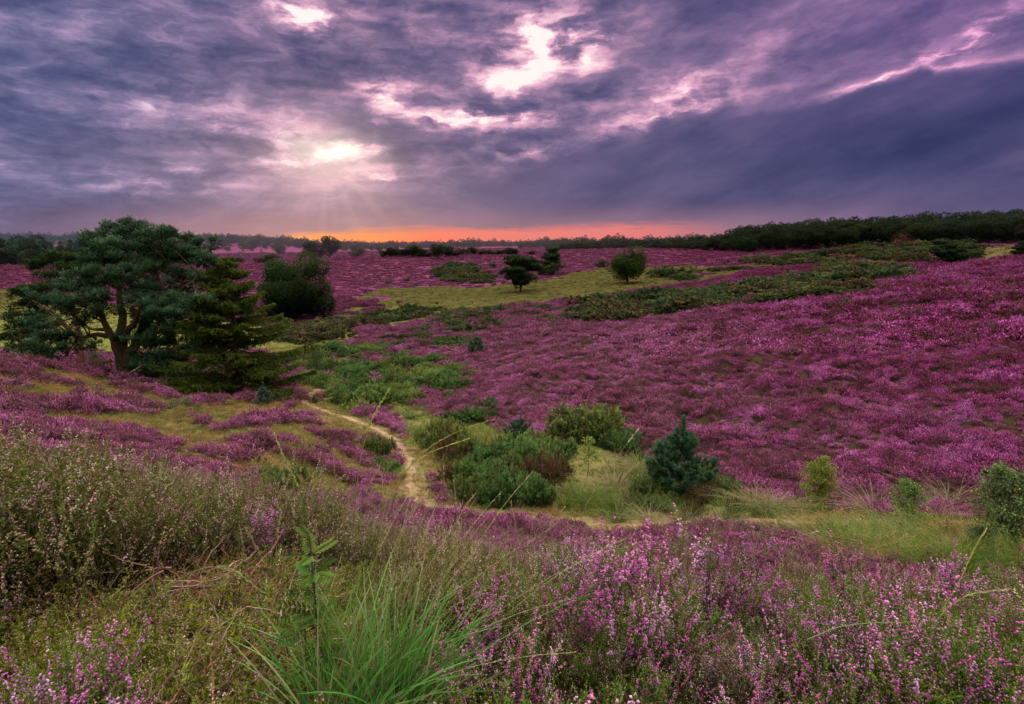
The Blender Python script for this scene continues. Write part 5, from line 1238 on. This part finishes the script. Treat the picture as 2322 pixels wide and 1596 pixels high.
# ------------------------------------------------------------------ heather and grass over the land
if 'nocover' not in ONLY:
    HC1 = proto_collection('heather_clump_near', [heather_clump(560, .10, .019, 100+i) for i in range(6)], M_HEATH)
    HC2 = proto_collection('heather_clump_mid', [heather_clump(240, .12, .036, 200+i) for i in range(6)], M_HEATH)
    HC3 = proto_collection('heather_clump_far', [heather_clump(80, .16, .080, 300+i) for i in range(5)], M_HEATH)
    def footed(X, Y, k=1.0):
        m = np.zeros(X.shape, bool)
        for (fx_, fy0, fr) in FEET:
            m |= (X-fx_)**2 + (Y-fy0)**2 < (fr*k)**2
        return m
    def hsel(X, Y, th=.45):
        h, g, s = weights(X, Y); return (h > th) & ~footed(X, Y)
    GOLD0, GOLD1 = (.050, .042, .012), (.31, .24, .090)
    GRN0, GRN1 = (.022, .060, .008), (.150, .235, .040)
    GT1 = proto_collection('dry_grass_tuft', [grass_tuft(400+i, 46, .26, .007, .13, GOLD0, GOLD1, .8, 3, .7) for i in range(4)] + [grass_tuft(405+i, 40, .16, .008, .15, (.05,.06,.015), (.17,.16,.045), .5, 3, .7) for i in range(3)], M_COVER)
    GT2 = proto_collection('green_grass_tuft', [grass_tuft(410+i, 60, .40, .008, .12, GRN0, GRN1, .7, 4, .5) for i in range(4)] + [grass_tuft(415+i, 50, .42, .006, .12, (.06,.07,.02), (.30,.27,.12), .8, 4, .5, .3) for i in range(2)], M_COVER)
    GT3 = proto_collection('meadow_tuft', [grass_tuft(420+i, 22, .5, .05, .5, (.018, .022, .007), (.068, .060, .021), .6, 2, .5) for i in range(4)], M_MEADOW)
    rr = np.random.default_rng(5)
    # the big slope on the right and everything else with a middle distance
    X, Y = spots(7.0, 34, .265, .55, 12, az=(-52, 60), seed=11, jit=.65)
    m = hsel(X, Y) & ~((np.hypot(X, Y) < 7.6) & (X < -0.5*Y)); X, Y = X[m], Y[m]; r_ = np.hypot(X, Y)
    left = X < -0.12*Y - .5
    for nm, lb, mm in (('heather', 'pink heather covering the slope right of the sandy path', ~left), ('heather', 'patchy pink heather on the slope below the big pine', left)):
        x, y = X[mm], Y[mm]; q = np.hypot(x, y)
        scatter(nm, lb, 'heather', HC1, x, y, .43*(q/12)**.5*rr.uniform(.75, 1.3, len(x))*(.30 + 1.45*fbm(x, y, 1.1, 83, 3)), .18, -.03, rr.uniform(.8, 1.5, len(x)))
    X, Y = spots(34, 120, .23, .62, 12, seed=12, jit=.7); m = hsel(X, Y); X, Y = X[m], Y[m]; q = np.hypot(X, Y)
    scatter('heather', 'purple heather over the low folds beyond the gorse bushes', 'heather', HC2, X, Y, .50*(q/12)**.62*rr.uniform(.7, 1.3, len(X))*(.35 + 1.3*fbm(X, Y, 4, 84, 3)), .12, -.05, rr.uniform(.55, 1.0, len(X)))
    X, Y = spots(120, 460, .235, .72, 12, seed=13, jit=.8); m = hsel(X, Y); X, Y = X[m], Y[m]; q = np.hypot(X, Y)
    scatter('heather', 'distant purple heather fields rising to the wooded skyline', 'heather', HC3, X, Y, .44*(q/12)**.70*rr.uniform(.6, 1.3, len(X)), .05, -.1, rr.uniform(.22, .42, len(X)))
    # valley grass
    X, Y = spots(4.0, 60, .145, .62, 12, seed=14); h, g, s = weights(X, Y); d = path_dist(X, Y)
    vg = in_poly(X, Y, VERGE); pick = (h < .45) & (d > .16 + rr.uniform(-.1, .30, len(X))) & ~footed(X, Y, .8)
    dn = pick & ~(vg & (d > .9)); dn &= rr.uniform(size=len(X)) < np.where(s > .6, .90, .97)
    scatter('grass', 'short straw-coloured grass and moss on the valley floor', 'grass', GT1, X[dn], Y[dn], (.55*(np.hypot(X, Y)/12)**.45*rr.uniform(.6, 1.3, len(X)))[dn], .25)
    gn = pick & vg & (d > .8) & (rr.uniform(size=len(X)) < .62)
    scatter('grass', 'tall green and pale grass beside the gorse thicket', 'grass', GT2, X[gn], Y[gn], (.78*rr.uniform(.5, 1.3, len(X))*np.clip(fbm(X, Y, 2.0, 77, 2)*2.0-.1, .5, 1.25))[gn], .2)
    X, Y = spots(60, 300, .36, .70, 12, seed=15); h, g, s = weights(X, Y); m = h < .45
    scatter('grass', 'olive green meadow between the purple heather fields', 'grass', GT3, X[m], Y[m], (.45*(np.hypot(X, Y)/60)**.6*rr.uniform(.6, 1.4, len(X)))[m], .2, -.03)

    # ---- close to the viewer
    L_RICH = ((.022, .062, .008), (.140, .250, .026)); L_OLIVE = ((.032, .060, .008), (.185, .195, .045)); L_MOSS = ((.050, .075, .010), (.26, .29, .040))
    NH_P = proto_collection('flowering_heather', [heather_plant(500+i, 15, .40, .12, [.50, .40, .32, .22][i], PINK, L_RICH, fsize=1.35) for i in range(4)], M_PLANT)
    NH_G = proto_collection('green_heather', [heather_plant(550+i, 15, .38, .13, [.12, .05, .2, .1][i], [PINK, PALE, PALE, PINK][i], L_RICH, fsize=1.1) for i in range(4)], M_PLANT)
    NH_O = proto_collection('faded_heather', [heather_plant(510+i, 17, .42, .13, [.6, .4, .5, .3][i], PALE, L_OLIVE) for i in range(4)] + [heather_plant(516, 22, .44, .12, .14, PINK*.9, L_OLIVE, fsize=1.0)], M_PLANT)
    NH_M = proto_collection('mid_heather', [heather_plant(520+i, 14, .30, .13, [.75, .5, .4, .6, .15][i], [PINK*[.95, .95, .95], PALE, PINK*[.9, 1.1, .9], PINK*[.72, .60, .68], PALE*.8][i], L_OLIVE, fsize=1.3) for i in range(5)], M_PLANT)
    NH_L = proto_collection('low_twiggy_cover', [heather_plant(530+i, 18, .13, .16, .12, PALE, L_MOSS) for i in range(3)], M_PLANT)
    def near(r0, r1, s0, az, seed): return spots(r0, r1, s0, .0, 12, az, seed)
    # right side: strongly flowering heather up to the lip of the slope
    X, Y = near(.75, 4.6, .165, (-58, 66), 21); q = np.hypot(X, Y); HV = np.clip(.20 + 1.6*fbm(X, Y, .50, 87, 3), .45, 1.45)
    moss = in_poly(X + (fbm(X, Y, .5, 4, 2)-.5)*.4, Y + (fbm(X, Y, .5, 6, 2)-.5)*.4, NEAR_MOSS)
    tus = np.hypot(X + .16, Y - 1.75) < .20
    rightm = (X > -.02*Y - .02) & ~moss & ~tus
    fl = fbm(X, Y, .7, 91, 2)
    fl = fl + .10*(Y < 1.6) + (rr.uniform(size=len(X))-.5)*.16
    a = rightm & (fl > .56) & (q < 4.4)
    scatter('heather', 'bright pink flowering heather nearest the viewer on the right', 'heather', NH_P, X[a], Y[a], rr.uniform(.75, 1.1, a.sum())*HV[a], .14, -.02)
    a2 = rightm & (fl <= .56) & (fl > .40) & (q < 4.4)
    scatter('heather', 'green heather with sparse flowers between the pink spikes on the right', 'heather', NH_G, X[a2], Y[a2], rr.uniform(.65, 1.05, a2.sum())*HV[a2], .14, -.02)
    b = (rightm & ~a & ~a2) | (~rightm & ~moss & ~tus & (X > -.55*Y))
    b &= q < 4.6
    scatter('heather', 'olive heather with few faded flowers in the middle foreground', 'heather', NH_O, X[b], Y[b], rr.uniform(.65, 1.05, b.sum())*HV[b], .14, -.02)
    # left: one tall old stand
    c = (~moss) & (X <= -.50*Y) & (q > 1.9) & (q < 4.6)
    tall = np.clip(1.75 - .28*np.clip(Y-1.9, 0, 3) + .25*(X < -1.2), .8, 1.9)
    tall = tall*np.interp(X/np.maximum(Y, .1), [-.90, -.66, -.50], [1.0, .74, .50])
    scatter('heather', 'tall old heather with pale faded tips on the left', 'heather', NH_O, X[c], Y[c], (tall*rr.uniform(.8, 1.12, len(X)))[c], .16, -.02)
    X, Y = near(.8, 3.4, .12, (-54, 4), 22)
    moss = in_poly(X, Y, NEAR_MOSS) & (np.hypot(X + .16, Y - 1.75) > .16)
    scatter('undergrowth', 'low mossy cover with faded twigs on the ground at lower left', 'undergrowth', NH_L, X[moss], Y[moss], rr.uniform(.7, 1.5, moss.sum()), .3, -.02)
    def tangle(seed):
        q = np.random.default_rng(seed); g = Geo()
        for i in range(30):
            p = np.array([*q.normal(size=2)*.10, q.uniform(0, .10)]); d = norm(np.array([q.normal(), q.normal(), q.normal()*.25])); pts = [p]
            for k in range(6): d = norm(d + q.normal(size=3)*[.35, .35, .22]); pts.append(pts[-1] + d*q.uniform(.02, .045))
            tube(g, pts, np.linspace(.0022, .0009, 7)*q.uniform(.6, 1.6), np.array([(.20, .12, .085), (.30, .23, .17), (.12, .07, .05), (.24, .11, .07)][i % 4])*q.uniform(.7, 1.3), 3)
        return g
    TW = proto_collection('twig_tangle', [tangle(560+i) for i in range(4)], M_TWIG)
    k = moss & (fbm(X, Y, .5, 99, 2) > .52)
    scatter('dead_twigs', 'tangle of bare reddish heather twigs on the ground at lower left', 'twigs', TW, X[k], Y[k], rr.uniform(.8, 1.7, k.sum()), .35, .03)
    # lower-left corner sprigs
    t = rr.uniform(size=(20, 2)); Y = 1.38 + t[:, 1]*.24; X = -Y*.97 + t[:, 0]*.16
    scatter('heather', 'pink heather spikes in the lower left corner', 'heather', NH_P, X, Y, rr.uniform(.9, 1.15, len(X)), .12, -.05)
    # the band of heather between the foreground and the path
    X, Y = near(4.4, 11.0, .20, (-56, 60), 23); q = np.hypot(X, Y); h, g, s = weights(X, Y)
    d = (h > .45) & ~((q > 7.5) & (X < -.5*Y)) & (path_dist(X, Y) > .75) & ~footed(X, Y)
    scatter('heather', 'purple heather band between the foreground and the path', 'heather', NH_M, X[d], Y[d], (rr.uniform(.75, 1.3, len(X))*np.interp(q, [4.4, 6.5, 9], [1.0, .72, .62]))[d], .12, -.02)
# ------------------------------------------------------------------ single plants close to the viewer
if 'nonear' not in ONLY:
    def ray(x, y, Y):
        T = tan_el(y); return np.array([k_of(x, T)*Y, Y, T*Y])
    rn_ = np.random.default_rng(44)
    # the big tussock of green grass
    tx, ty = ray(790, 1500, 1.62)[0], 1.62; tz = gz(tx, ty)
    root = empty('grass_tussock', (tx, ty, tz), 0, 'large tussock of long arching green grass in the front centre', 'grass')
    g = Geo(); gh = Geo()
    for i in range(430):
        a = rn_.uniform(0, 2*pi); q = .12*sqrt(rn_.uniform()); b = np.array([cos(a)*q*1.5 + .04, sin(a)*q, -.03])
        l = rn_.uniform(.27, .71); ln = np.array([rn_.normal(.28, .26), rn_.normal(.12, .24), 0])*(1 if b[0] > -.08 else .6)
        if rn_.uniform() < .22: ln[0] = rn_.normal(-.25, .3)
        p1 = b + ln*l*.30 + [0, 0, l*.60]; dz_ = rn_.uniform(.25, 1.0); p2 = b + ln*l*1.15 + [0, 0, l*(1.02 - .55*dz_*np.linalg.norm(ln))]
        pts = bezier(b, p1, p2, 9); s = rn_.uniform(.6, 1.25); pale = rn_.uniform() < .24
        c0, c1 = ((.008, .050, .006), (.150, .370, .050)) if not pale else ((.07, .09, .02), (.33, .33, .15))  # dark foot and bright tip paint shade and highlight into the blades
        ribbon(g, pts, rn_.uniform(.0035, .0085)*np.array([.8, 1, 1, 1, .95, .85, .7, .45, .1]), np.array(c0)*s, np.array(c1)*s, side=rand_dir(1)[0])
    g.obj('blades', M_GRASS, root)
    for i in range(34):                                            # flowering stalks above the blades
        b = np.array([rn_.uniform(-.16, .18), rn_.uniform(-.1, .12), 0]); l = rn_.uniform(.72, 1.05); ln = np.array([rn_.normal(.42, .28), rn_.normal(.1, .2), 0])
        pts = bezier(b, b + ln*l*.35 + [0, 0, l*.6], b + ln*l + [0, 0, l*(1 - .25*np.linalg.norm(ln))], 12)
        tube(gh, pts, np.linspace(.0013, .0006, 12), (.13, .17, .05), 3, (.34, .30, .14))
        m = 34; t = rn_.uniform(.68, 1, m)*11; ii = np.minimum(t.astype(int), 10); P = pts[ii]*(1-(t-ii))[:, None] + pts[ii+1]*(t-ii)[:, None]
        leaves(gh, P, norm(pts[-1]-pts[-3])*1.2 + rand_dir(m)*.5, .011, .0025, (.16, .16, .06), (.40, .32, .17), rn_)
    gh.obj('seed_heads', M_GRASS, root)
    # rowan seedling
    rx, ry = ray(712, 1400, 1.72)[0], 1.72; rz_ = gz(rx, ry); top = ray(716, 1188, 1.72)[2] - rz_
    root = empty('rowan_seedling', (rx, ry, rz_), 0, 'rowan seedling with feathery green leaves behind the grass tussock', 'young tree')
    g = Geo(); st = bezier((0, 0, -.03), (.012, 0, top*.5), (0, .01, top*.94), 12); tube(g, st, np.linspace(.0055, .002, 12), (.05, .04, .03), 6)
    st2 = bezier((-.03, .01, -.03), (-.05, 0, top*.3), (-.03, .01, top*.66), 10); tube(g, st2, np.linspace(.004, .002, 10), (.05, .04, .03), 6); g.obj('stem', M_TWIG, root, smooth=True)
    for i in range(44):
        t = .30 + .70*(i/43)**.7; src = st if i % 3 else st2; p0 = src[min(int(t*(len(src)-1)), len(src)-1)]; a = i*2.4 + rn_.uniform(-.4, .4)
        L_ = rn_.uniform(.070, .12)*(1.15-.35*t); d = np.array([cos(a), sin(a), rn_.uniform(.1, .9)]); pts = bezier(p0, p0 + d*L_*.6, p0 + d*L_*[1, 1, .45], 8)
        gl = Geo(); tube(gl, pts, .0010, (.07, .10, .03), 3); sh = rn_.uniform(.3, .95)
        ax = norm(pts[-1]-pts[0]); sd = norm(np.cross(ax, [0, 0, 1]) + rand_dir(1, rn_)[0]*.55); up = np.cross(sd, ax)
        for q in range(7):
            c = pts[1] + (pts[-1]-pts[1])*(q/6.0)
            for sg in (-1, 1):
                dd = norm(sd*sg + ax*.45 + np.array([0, 0, -.15])); lf = .032*(1-.25*abs(q-3)/3); w2 = .0052
                V = [c, c+dd*lf*.3+ax*w2, c+dd*lf*.75+ax*w2*.8, c+dd*lf, c+dd*lf*.75-ax*w2*.8, c+dd*lf*.3-ax*w2]
                cc = np.array([(.035, .085, .018), (.09, .18, .035), (.11, .21, .045), (.12, .22, .05), (.11, .21, .045), (.09, .18, .035)])*sh
                gl.add(V, [[0, 1, 2, 5], [5, 2, 3, 4]], cc)
        gl.obj('leaf', M_PLANT, root)
    # long single grass stalks
    def stalk(label, pts, w, c0, c1, head=.3, hn=60, hl=.014):
        pts = np.array(pts, float); b = pts[0].copy(); t = np.linspace(0, len(pts)-1, 24)
        o = np.array([np.interp(t, range(len(pts)), pts[:, i]) for i in range(3)]).T - b
        for _ in range(5): o[1:-1] = (o[:-2] + 2*o[1:-1] + o[2:])/4
        g = Geo(); tube(g, o, np.linspace(w, w*.45, 24), c0, 4, c1)
        if head > 0:
            m = hn; u = rn_.uniform(1-head, 1, m)*23; ii = np.minimum(u.astype(int), 22); P = o[ii]*(1-(u-ii))[:, None] + o[ii+1]*(u-ii)[:, None]
            dd = norm(o[np.minimum(ii+1, 23)] - o[ii]); leaves(g, P, dd*1.4 + rand_dir(m)*.45, hl, hl*.25, np.array(c1)*.8, np.array(c1)*1.2, rn_)
        x = g.obj('grass_stalk', M_GRASS); x.location = b
        return tag(x, label, 'grass')
    YG, YL, TN = (.12, .17, .04), (.36, .42, .10), (.42, .34, .20)
    stalk('green seed stalk arching over the path into the gorse thicket', [ray(880, 1180, 2.2), ray(905, 1085, 2.2), ray(960, 1020, 2.2), ray(1040, 975, 2.2), ray(1120, 950, 2.2)], .0016, YG, YL, .55, 90)
    stalk('second green seed stalk, shorter, arching over the path', [ray(860, 1200, 2.2), ray(900, 1085, 2.2), ray(970, 1025, 2.2), ray(1060, 995, 2.2)], .0015, YG, YL, .5, 70)
    stalk('upright green seed spike standing before the small gorse bushes by the upper path', [ray(800, 1200, 2.0), ray(815, 1040, 2.0), ray(842, 950, 2.0), ray(880, 885, 2.0)], .0018, YG, YL, .45, 100, .016)
    stalk('thin pale straw running diagonally up toward the big gorse mound', [ray(1310, 1190, 2.0), ray(1335, 1130, 2.0), ray(1380, 1060, 2.0), ray(1445, 975, 2.0)], .0008, (.30, .25, .20), (.42, .35, .28), .12, 16)
    stalk('drooping green stalk in front of the dark gorse left of the path', [ray(690, 1250, 1.9), ray(684, 1120, 1.9), ray(650, 1050, 1.9), ray(622, 985, 1.9)], .0016, YG, YL, .6, 90)
    stalk('long arching green stalk crossing the mossy lower left', [ray(310, 1400, 1.6), ray(370, 1340, 1.6), ray(440, 1290, 1.6), ray(520, 1280, 1.6), ray(590, 1340, 1.6)], .0016, YG, (.22, .30, .08), .35, 60)
    stalk('upright green stalk in the shade of the tall old heather', [ray(182, 1420, 1.8), ray(186, 1350, 1.8), ray(200, 1270, 1.8), ray(215, 1200, 1.8)], .0018, (.08, .17, .03), (.15, .26, .06), .5, 40)
    stalk('thick bent green blade in the flowering heather right of centre', [ray(1285, 1480, 1.7), ray(1300, 1390, 1.7), ray(1340, 1325, 1.7), ray(1400, 1305, 1.7), ray(1445, 1330, 1.7)], .0022, (.10, .19, .04), (.22, .30, .09), 0)
    stalk('arched tan seed stalk at the right edge of the foreground', [ray(2092, 1590, 1.7), ray(2095, 1500, 1.7), ray(2120, 1400, 1.7), ray(2190, 1345, 1.7), ray(2290, 1335, 1.7)], .0019, YG, TN, .8, 110)
    stalk('tan curving seed stalk left of the arched one', [ray(2010, 1590, 1.7), ray(1985, 1470, 1.7), ray(1955, 1370, 1.7), ray(1952, 1280, 1.7)], .0017, YG, TN, .6, 90)
    stalk('slanting yellow seed head below the tallest birch sapling', [ray(2110, 1420, 2.2), ray(2170, 1330, 2.2), ray(2210, 1240, 2.2), ray(2235, 1200, 2.2)], .0020, YL, (.50, .45, .14), .7, 120, .014)
    stalk('pale straw leaning across the heather below the sandy path on the right', [ray(1640, 1300, 2.0), ray(1720, 1250, 2.0), ray(1790, 1220, 2.0), ray(1850, 1205, 2.0)], .0006, (.30, .25, .20), (.40, .34, .28), .1, 12)
    stalk('wide green blade lying across the lower right heather', [ray(1830, 1450, 1.7), ray(1900, 1420, 1.7), ray(1970, 1412, 1.7), ray(2070, 1410, 1.7)], .0022, (.12, .24, .05), (.20, .32, .08), 0)
    for i in range(16):
        x = [870, 905, 940, 760, 800, 1000, 1040, 1180, 1190, 560, 620, 1480, 1540, 1200, 1960, 1720][i]; Yq = rn_.uniform(1.9, 2.6); y1 = [1080, 1120, 1150, 1020, 1060, 1120, 1090, 1140, 1170, 1190, 1150, 1250, 1240, 1150, 1390, 1300][i]
        dx = rn_.uniform(-30, 90)
        stalk('thin wispy grass stalk sticking up from the middle foreground', [ray(x, y1+260, Yq), ray(x+dx*.2, y1+120, Yq), ray(x+dx*.55, y1+45, Yq), ray(x+dx, y1, Yq)], .0011, YG, TN, .4, 40)['group'] = 'thin grass stalks in the foreground'
    # woody stems lying in the shade of the old heather
    def wood(label, pts, r0, col, tw, seed):
        P = [np.array(at(*to_px(*p))) + [0, 0, .09 + .03*(i % 2)] for i, p in enumerate(pts)]
        return branch_thing('dead_branch', label, P, r0, r0*.5, col, tw, seed=seed)
    RB = (.11, .065, .045)
    wood('twisted brown stem lying under the tall old heather at the far left', [ray(0, 1330, 1.9), ray(60, 1312, 1.85), ray(110, 1318, 1.8), ray(160, 1306, 1.8)], .006, RB, 5, 21)
    wood('thick gnarled stem curling on the ground in the lower left', [ray(30, 1470, 1.5), ray(110, 1452, 1.5), ray(190, 1440, 1.52), ray(270, 1400, 1.55), ray(330, 1365, 1.6), ray(350, 1340, 1.6)], .008, (.085, .055, .042), 6, 22)
    wood('reddish bent twig rising in the centre left of the tussock', [ray(520, 1350, 1.8), ray(560, 1310, 1.8), ray(590, 1330, 1.8), ray(560, 1350, 1.8)], .003, (.20, .11, .08), 7, 23)
    wood('long thin stem slanting up through the old heather', [ray(300, 1330, 1.95), ray(345, 1270, 1.95), ray(375, 1200, 1.95), ray(395, 1130, 1.95)], .0035, (.17, .095, .06), 4, 24)
    wood('bare twig lying beside the rowan seedling', [ray(470, 1420, 1.6), ray(540, 1405, 1.6), ray(600, 1395, 1.65), ray(650, 1420, 1.65)], .003, (.20, .12, .09), 8, 25)
    wood('forked dark dead heather stem in the lower right', [ray(1690, 1600, 1.6), ray(1670, 1530, 1.6), ray(1655, 1480, 1.6), ray(1700, 1455, 1.62)], .006, (.07, .04, .03), 6, 26)
    wood('dry stem in front of the moss in the lower left', [ray(180, 1540, 1.35), ray(240, 1530, 1.38), ray(300, 1500, 1.42), ray(380, 1470, 1.48)], .0028, (.20, .15, .11), 5, 27)
    for q in range(14):
        x = rn_.uniform(120, 620); y = rn_.uniform(1300, 1560); Yq = np.interp(y, [1300, 1560], [1.85, 1.25]); a = rn_.uniform(-.5, .5)
        dx = rn_.uniform(60, 150)*rn_.choice([-1, 1]); o = wood('thin crooked twig lying on the mossy ground at lower left', [ray(x, y, Yq), ray(x+dx*.5, y-rn_.uniform(0, 22), Yq), ray(x+dx, y+rn_.uniform(-35, 10), Yq+.03)], rn_.uniform(.0012, .0022), (.20, .14, .11) if q % 2 else (.13, .08, .055), 7, 40+q); o['group'] = 'twigs on the mossy ground'
    # broad-leaved little plants
    def leafy(label, x, y, Y, h, n, col, seed, leaf=.022):
        gt, gc = leafy_sapling_geo(seed, h, h*.6, n, 4, leaf, np.array(col)*.5, np.array(col)*1.2, 1, base=.15)
        p = at(x, y + h*300); h *= 1.3; r_ = empty('seedling', (p[0], p[1], p[2] + .02), 0, label, 'seedling'); gt.obj('stem', M_TWIG, r_); gc.obj('leaves', M_PLANT, r_); return r_
    leafy('leafy green bilberry shoot under the old heather at the left', 120, 1400, 1.75, .16, 12, (.10, .20, .05), 901)
    leafy('small pale leafy shoot beside the bilberry at lower left', 180, 1360, 1.8, .14, 8, (.16, .26, .10), 902)
    leafy('yellowish leafy shoot rising at the lower right edge', 2225, 1530, 1.5, .17, 10, (.26, .34, .06), 903)
    leafy('small oak-leaved shoot in the heather right of centre', 1215, 1370, 1.8, .12, 9, (.22, .26, .09), 904)
    leafy('yellow-green shoot just right of the rowan seedling', 800, 1230, 2.0, .14, 8, (.30, .33, .05), 905)
    leafy('orange-yellow leafed shoot in the middle heather', 1055, 1270, 2.3, .12, 7, (.45, .33, .05), 906)
    leafy('green leafy shoot at the far left edge', 6, 1290, 1.9, .16, 8, (.16, .27, .05), 907)
    # fern-like fronds and short green blades at the very front
    FT = [Kind('grass_clump', 'grass clump', .25, lambda i=i: (None, grass_tuft(820+i, 34, .26, .0045, .04, (.03, .08, .012), (.14, .26, .06), .9, 6, .8)), cn='blades', mc=M_GRASS) for i in range(2)]
    for i, (x, y, Y, h) in enumerate(((250, 1590, 1.15, .22), (560, 1590, 1.2, .26), (640, 1560, 1.3, .25), (480, 1560, 1.3, .18), (180, 1480, 1.5, .2), (340, 1520, 1.4, .15), (1010, 1560, 1.4, .2), (620, 1480, 1.5, .3), (700, 1560, 1.35, .3))):
        p = at(x, y); FT[i % 2].put((p[0], p[1], p[2] - .01), h, 'thin tuft of fresh green grass at the very front', 'fresh grass tufts at the very front')
    # single tall heather plants that rise above the rest
    HB = [Kind('heather_bush', 'heather', .52, lambda i=i: (None, heather_plant(950+i, 10, .50, .07, .85, PINK, ((.022, .062, .008), (.140, .250, .026)), fsize=1.45)), cn='sprays', mc=M_PLANT) for i in range(3)]
    for i, (x, ytop, Y, lb) in enumerate(((1500, 1168, 2.6, 'tallest pink heather plant standing up against the grass below the young pine'), (1625, 1200, 2.7, 'tall pink heather plant just right of the tallest one'), (1385, 1225, 2.5, 'pink heather plant left of the tallest one'),
            (1290, 1262, 2.2, 'pink heather plant beside the bent green blade'), (965, 1150, 4.6, 'pink heather plant in front of the lowest bend of the path'), (1085, 1325, 1.9, 'pink heather plant right of the tips of the grass tussock'),
            (1040, 1440, 1.75, 'pink heather plant low on the right side of the grass tussock'), (1200, 1410, 1.75, 'dense pink heather spikes at the bottom centre'), (2185, 1262, 3.0, 'dense purple-pink heather plant near the right edge of the foreground'), (1940, 1235, 3.4, 'upright purple heather plant in front of the bright grass'),
            (2060, 1330, 2.4, 'bushy purple heather plant left of the one at the right edge'), (595, 1135, 2.9, 'bright pink heather plant at the right end of the old faded heather'), (1700, 1240, 2.6, 'leggy pink heather plant right of centre'), (1450, 1310, 2.0, 'pink heather plant behind the bent green blade'))):
        T = tan_el(ytop); X = k_of(x, T)*Y; Z = gz(X, Y); HB[i % 3].put((X, Y, Z), max(.25, T*Y - Z), lb)
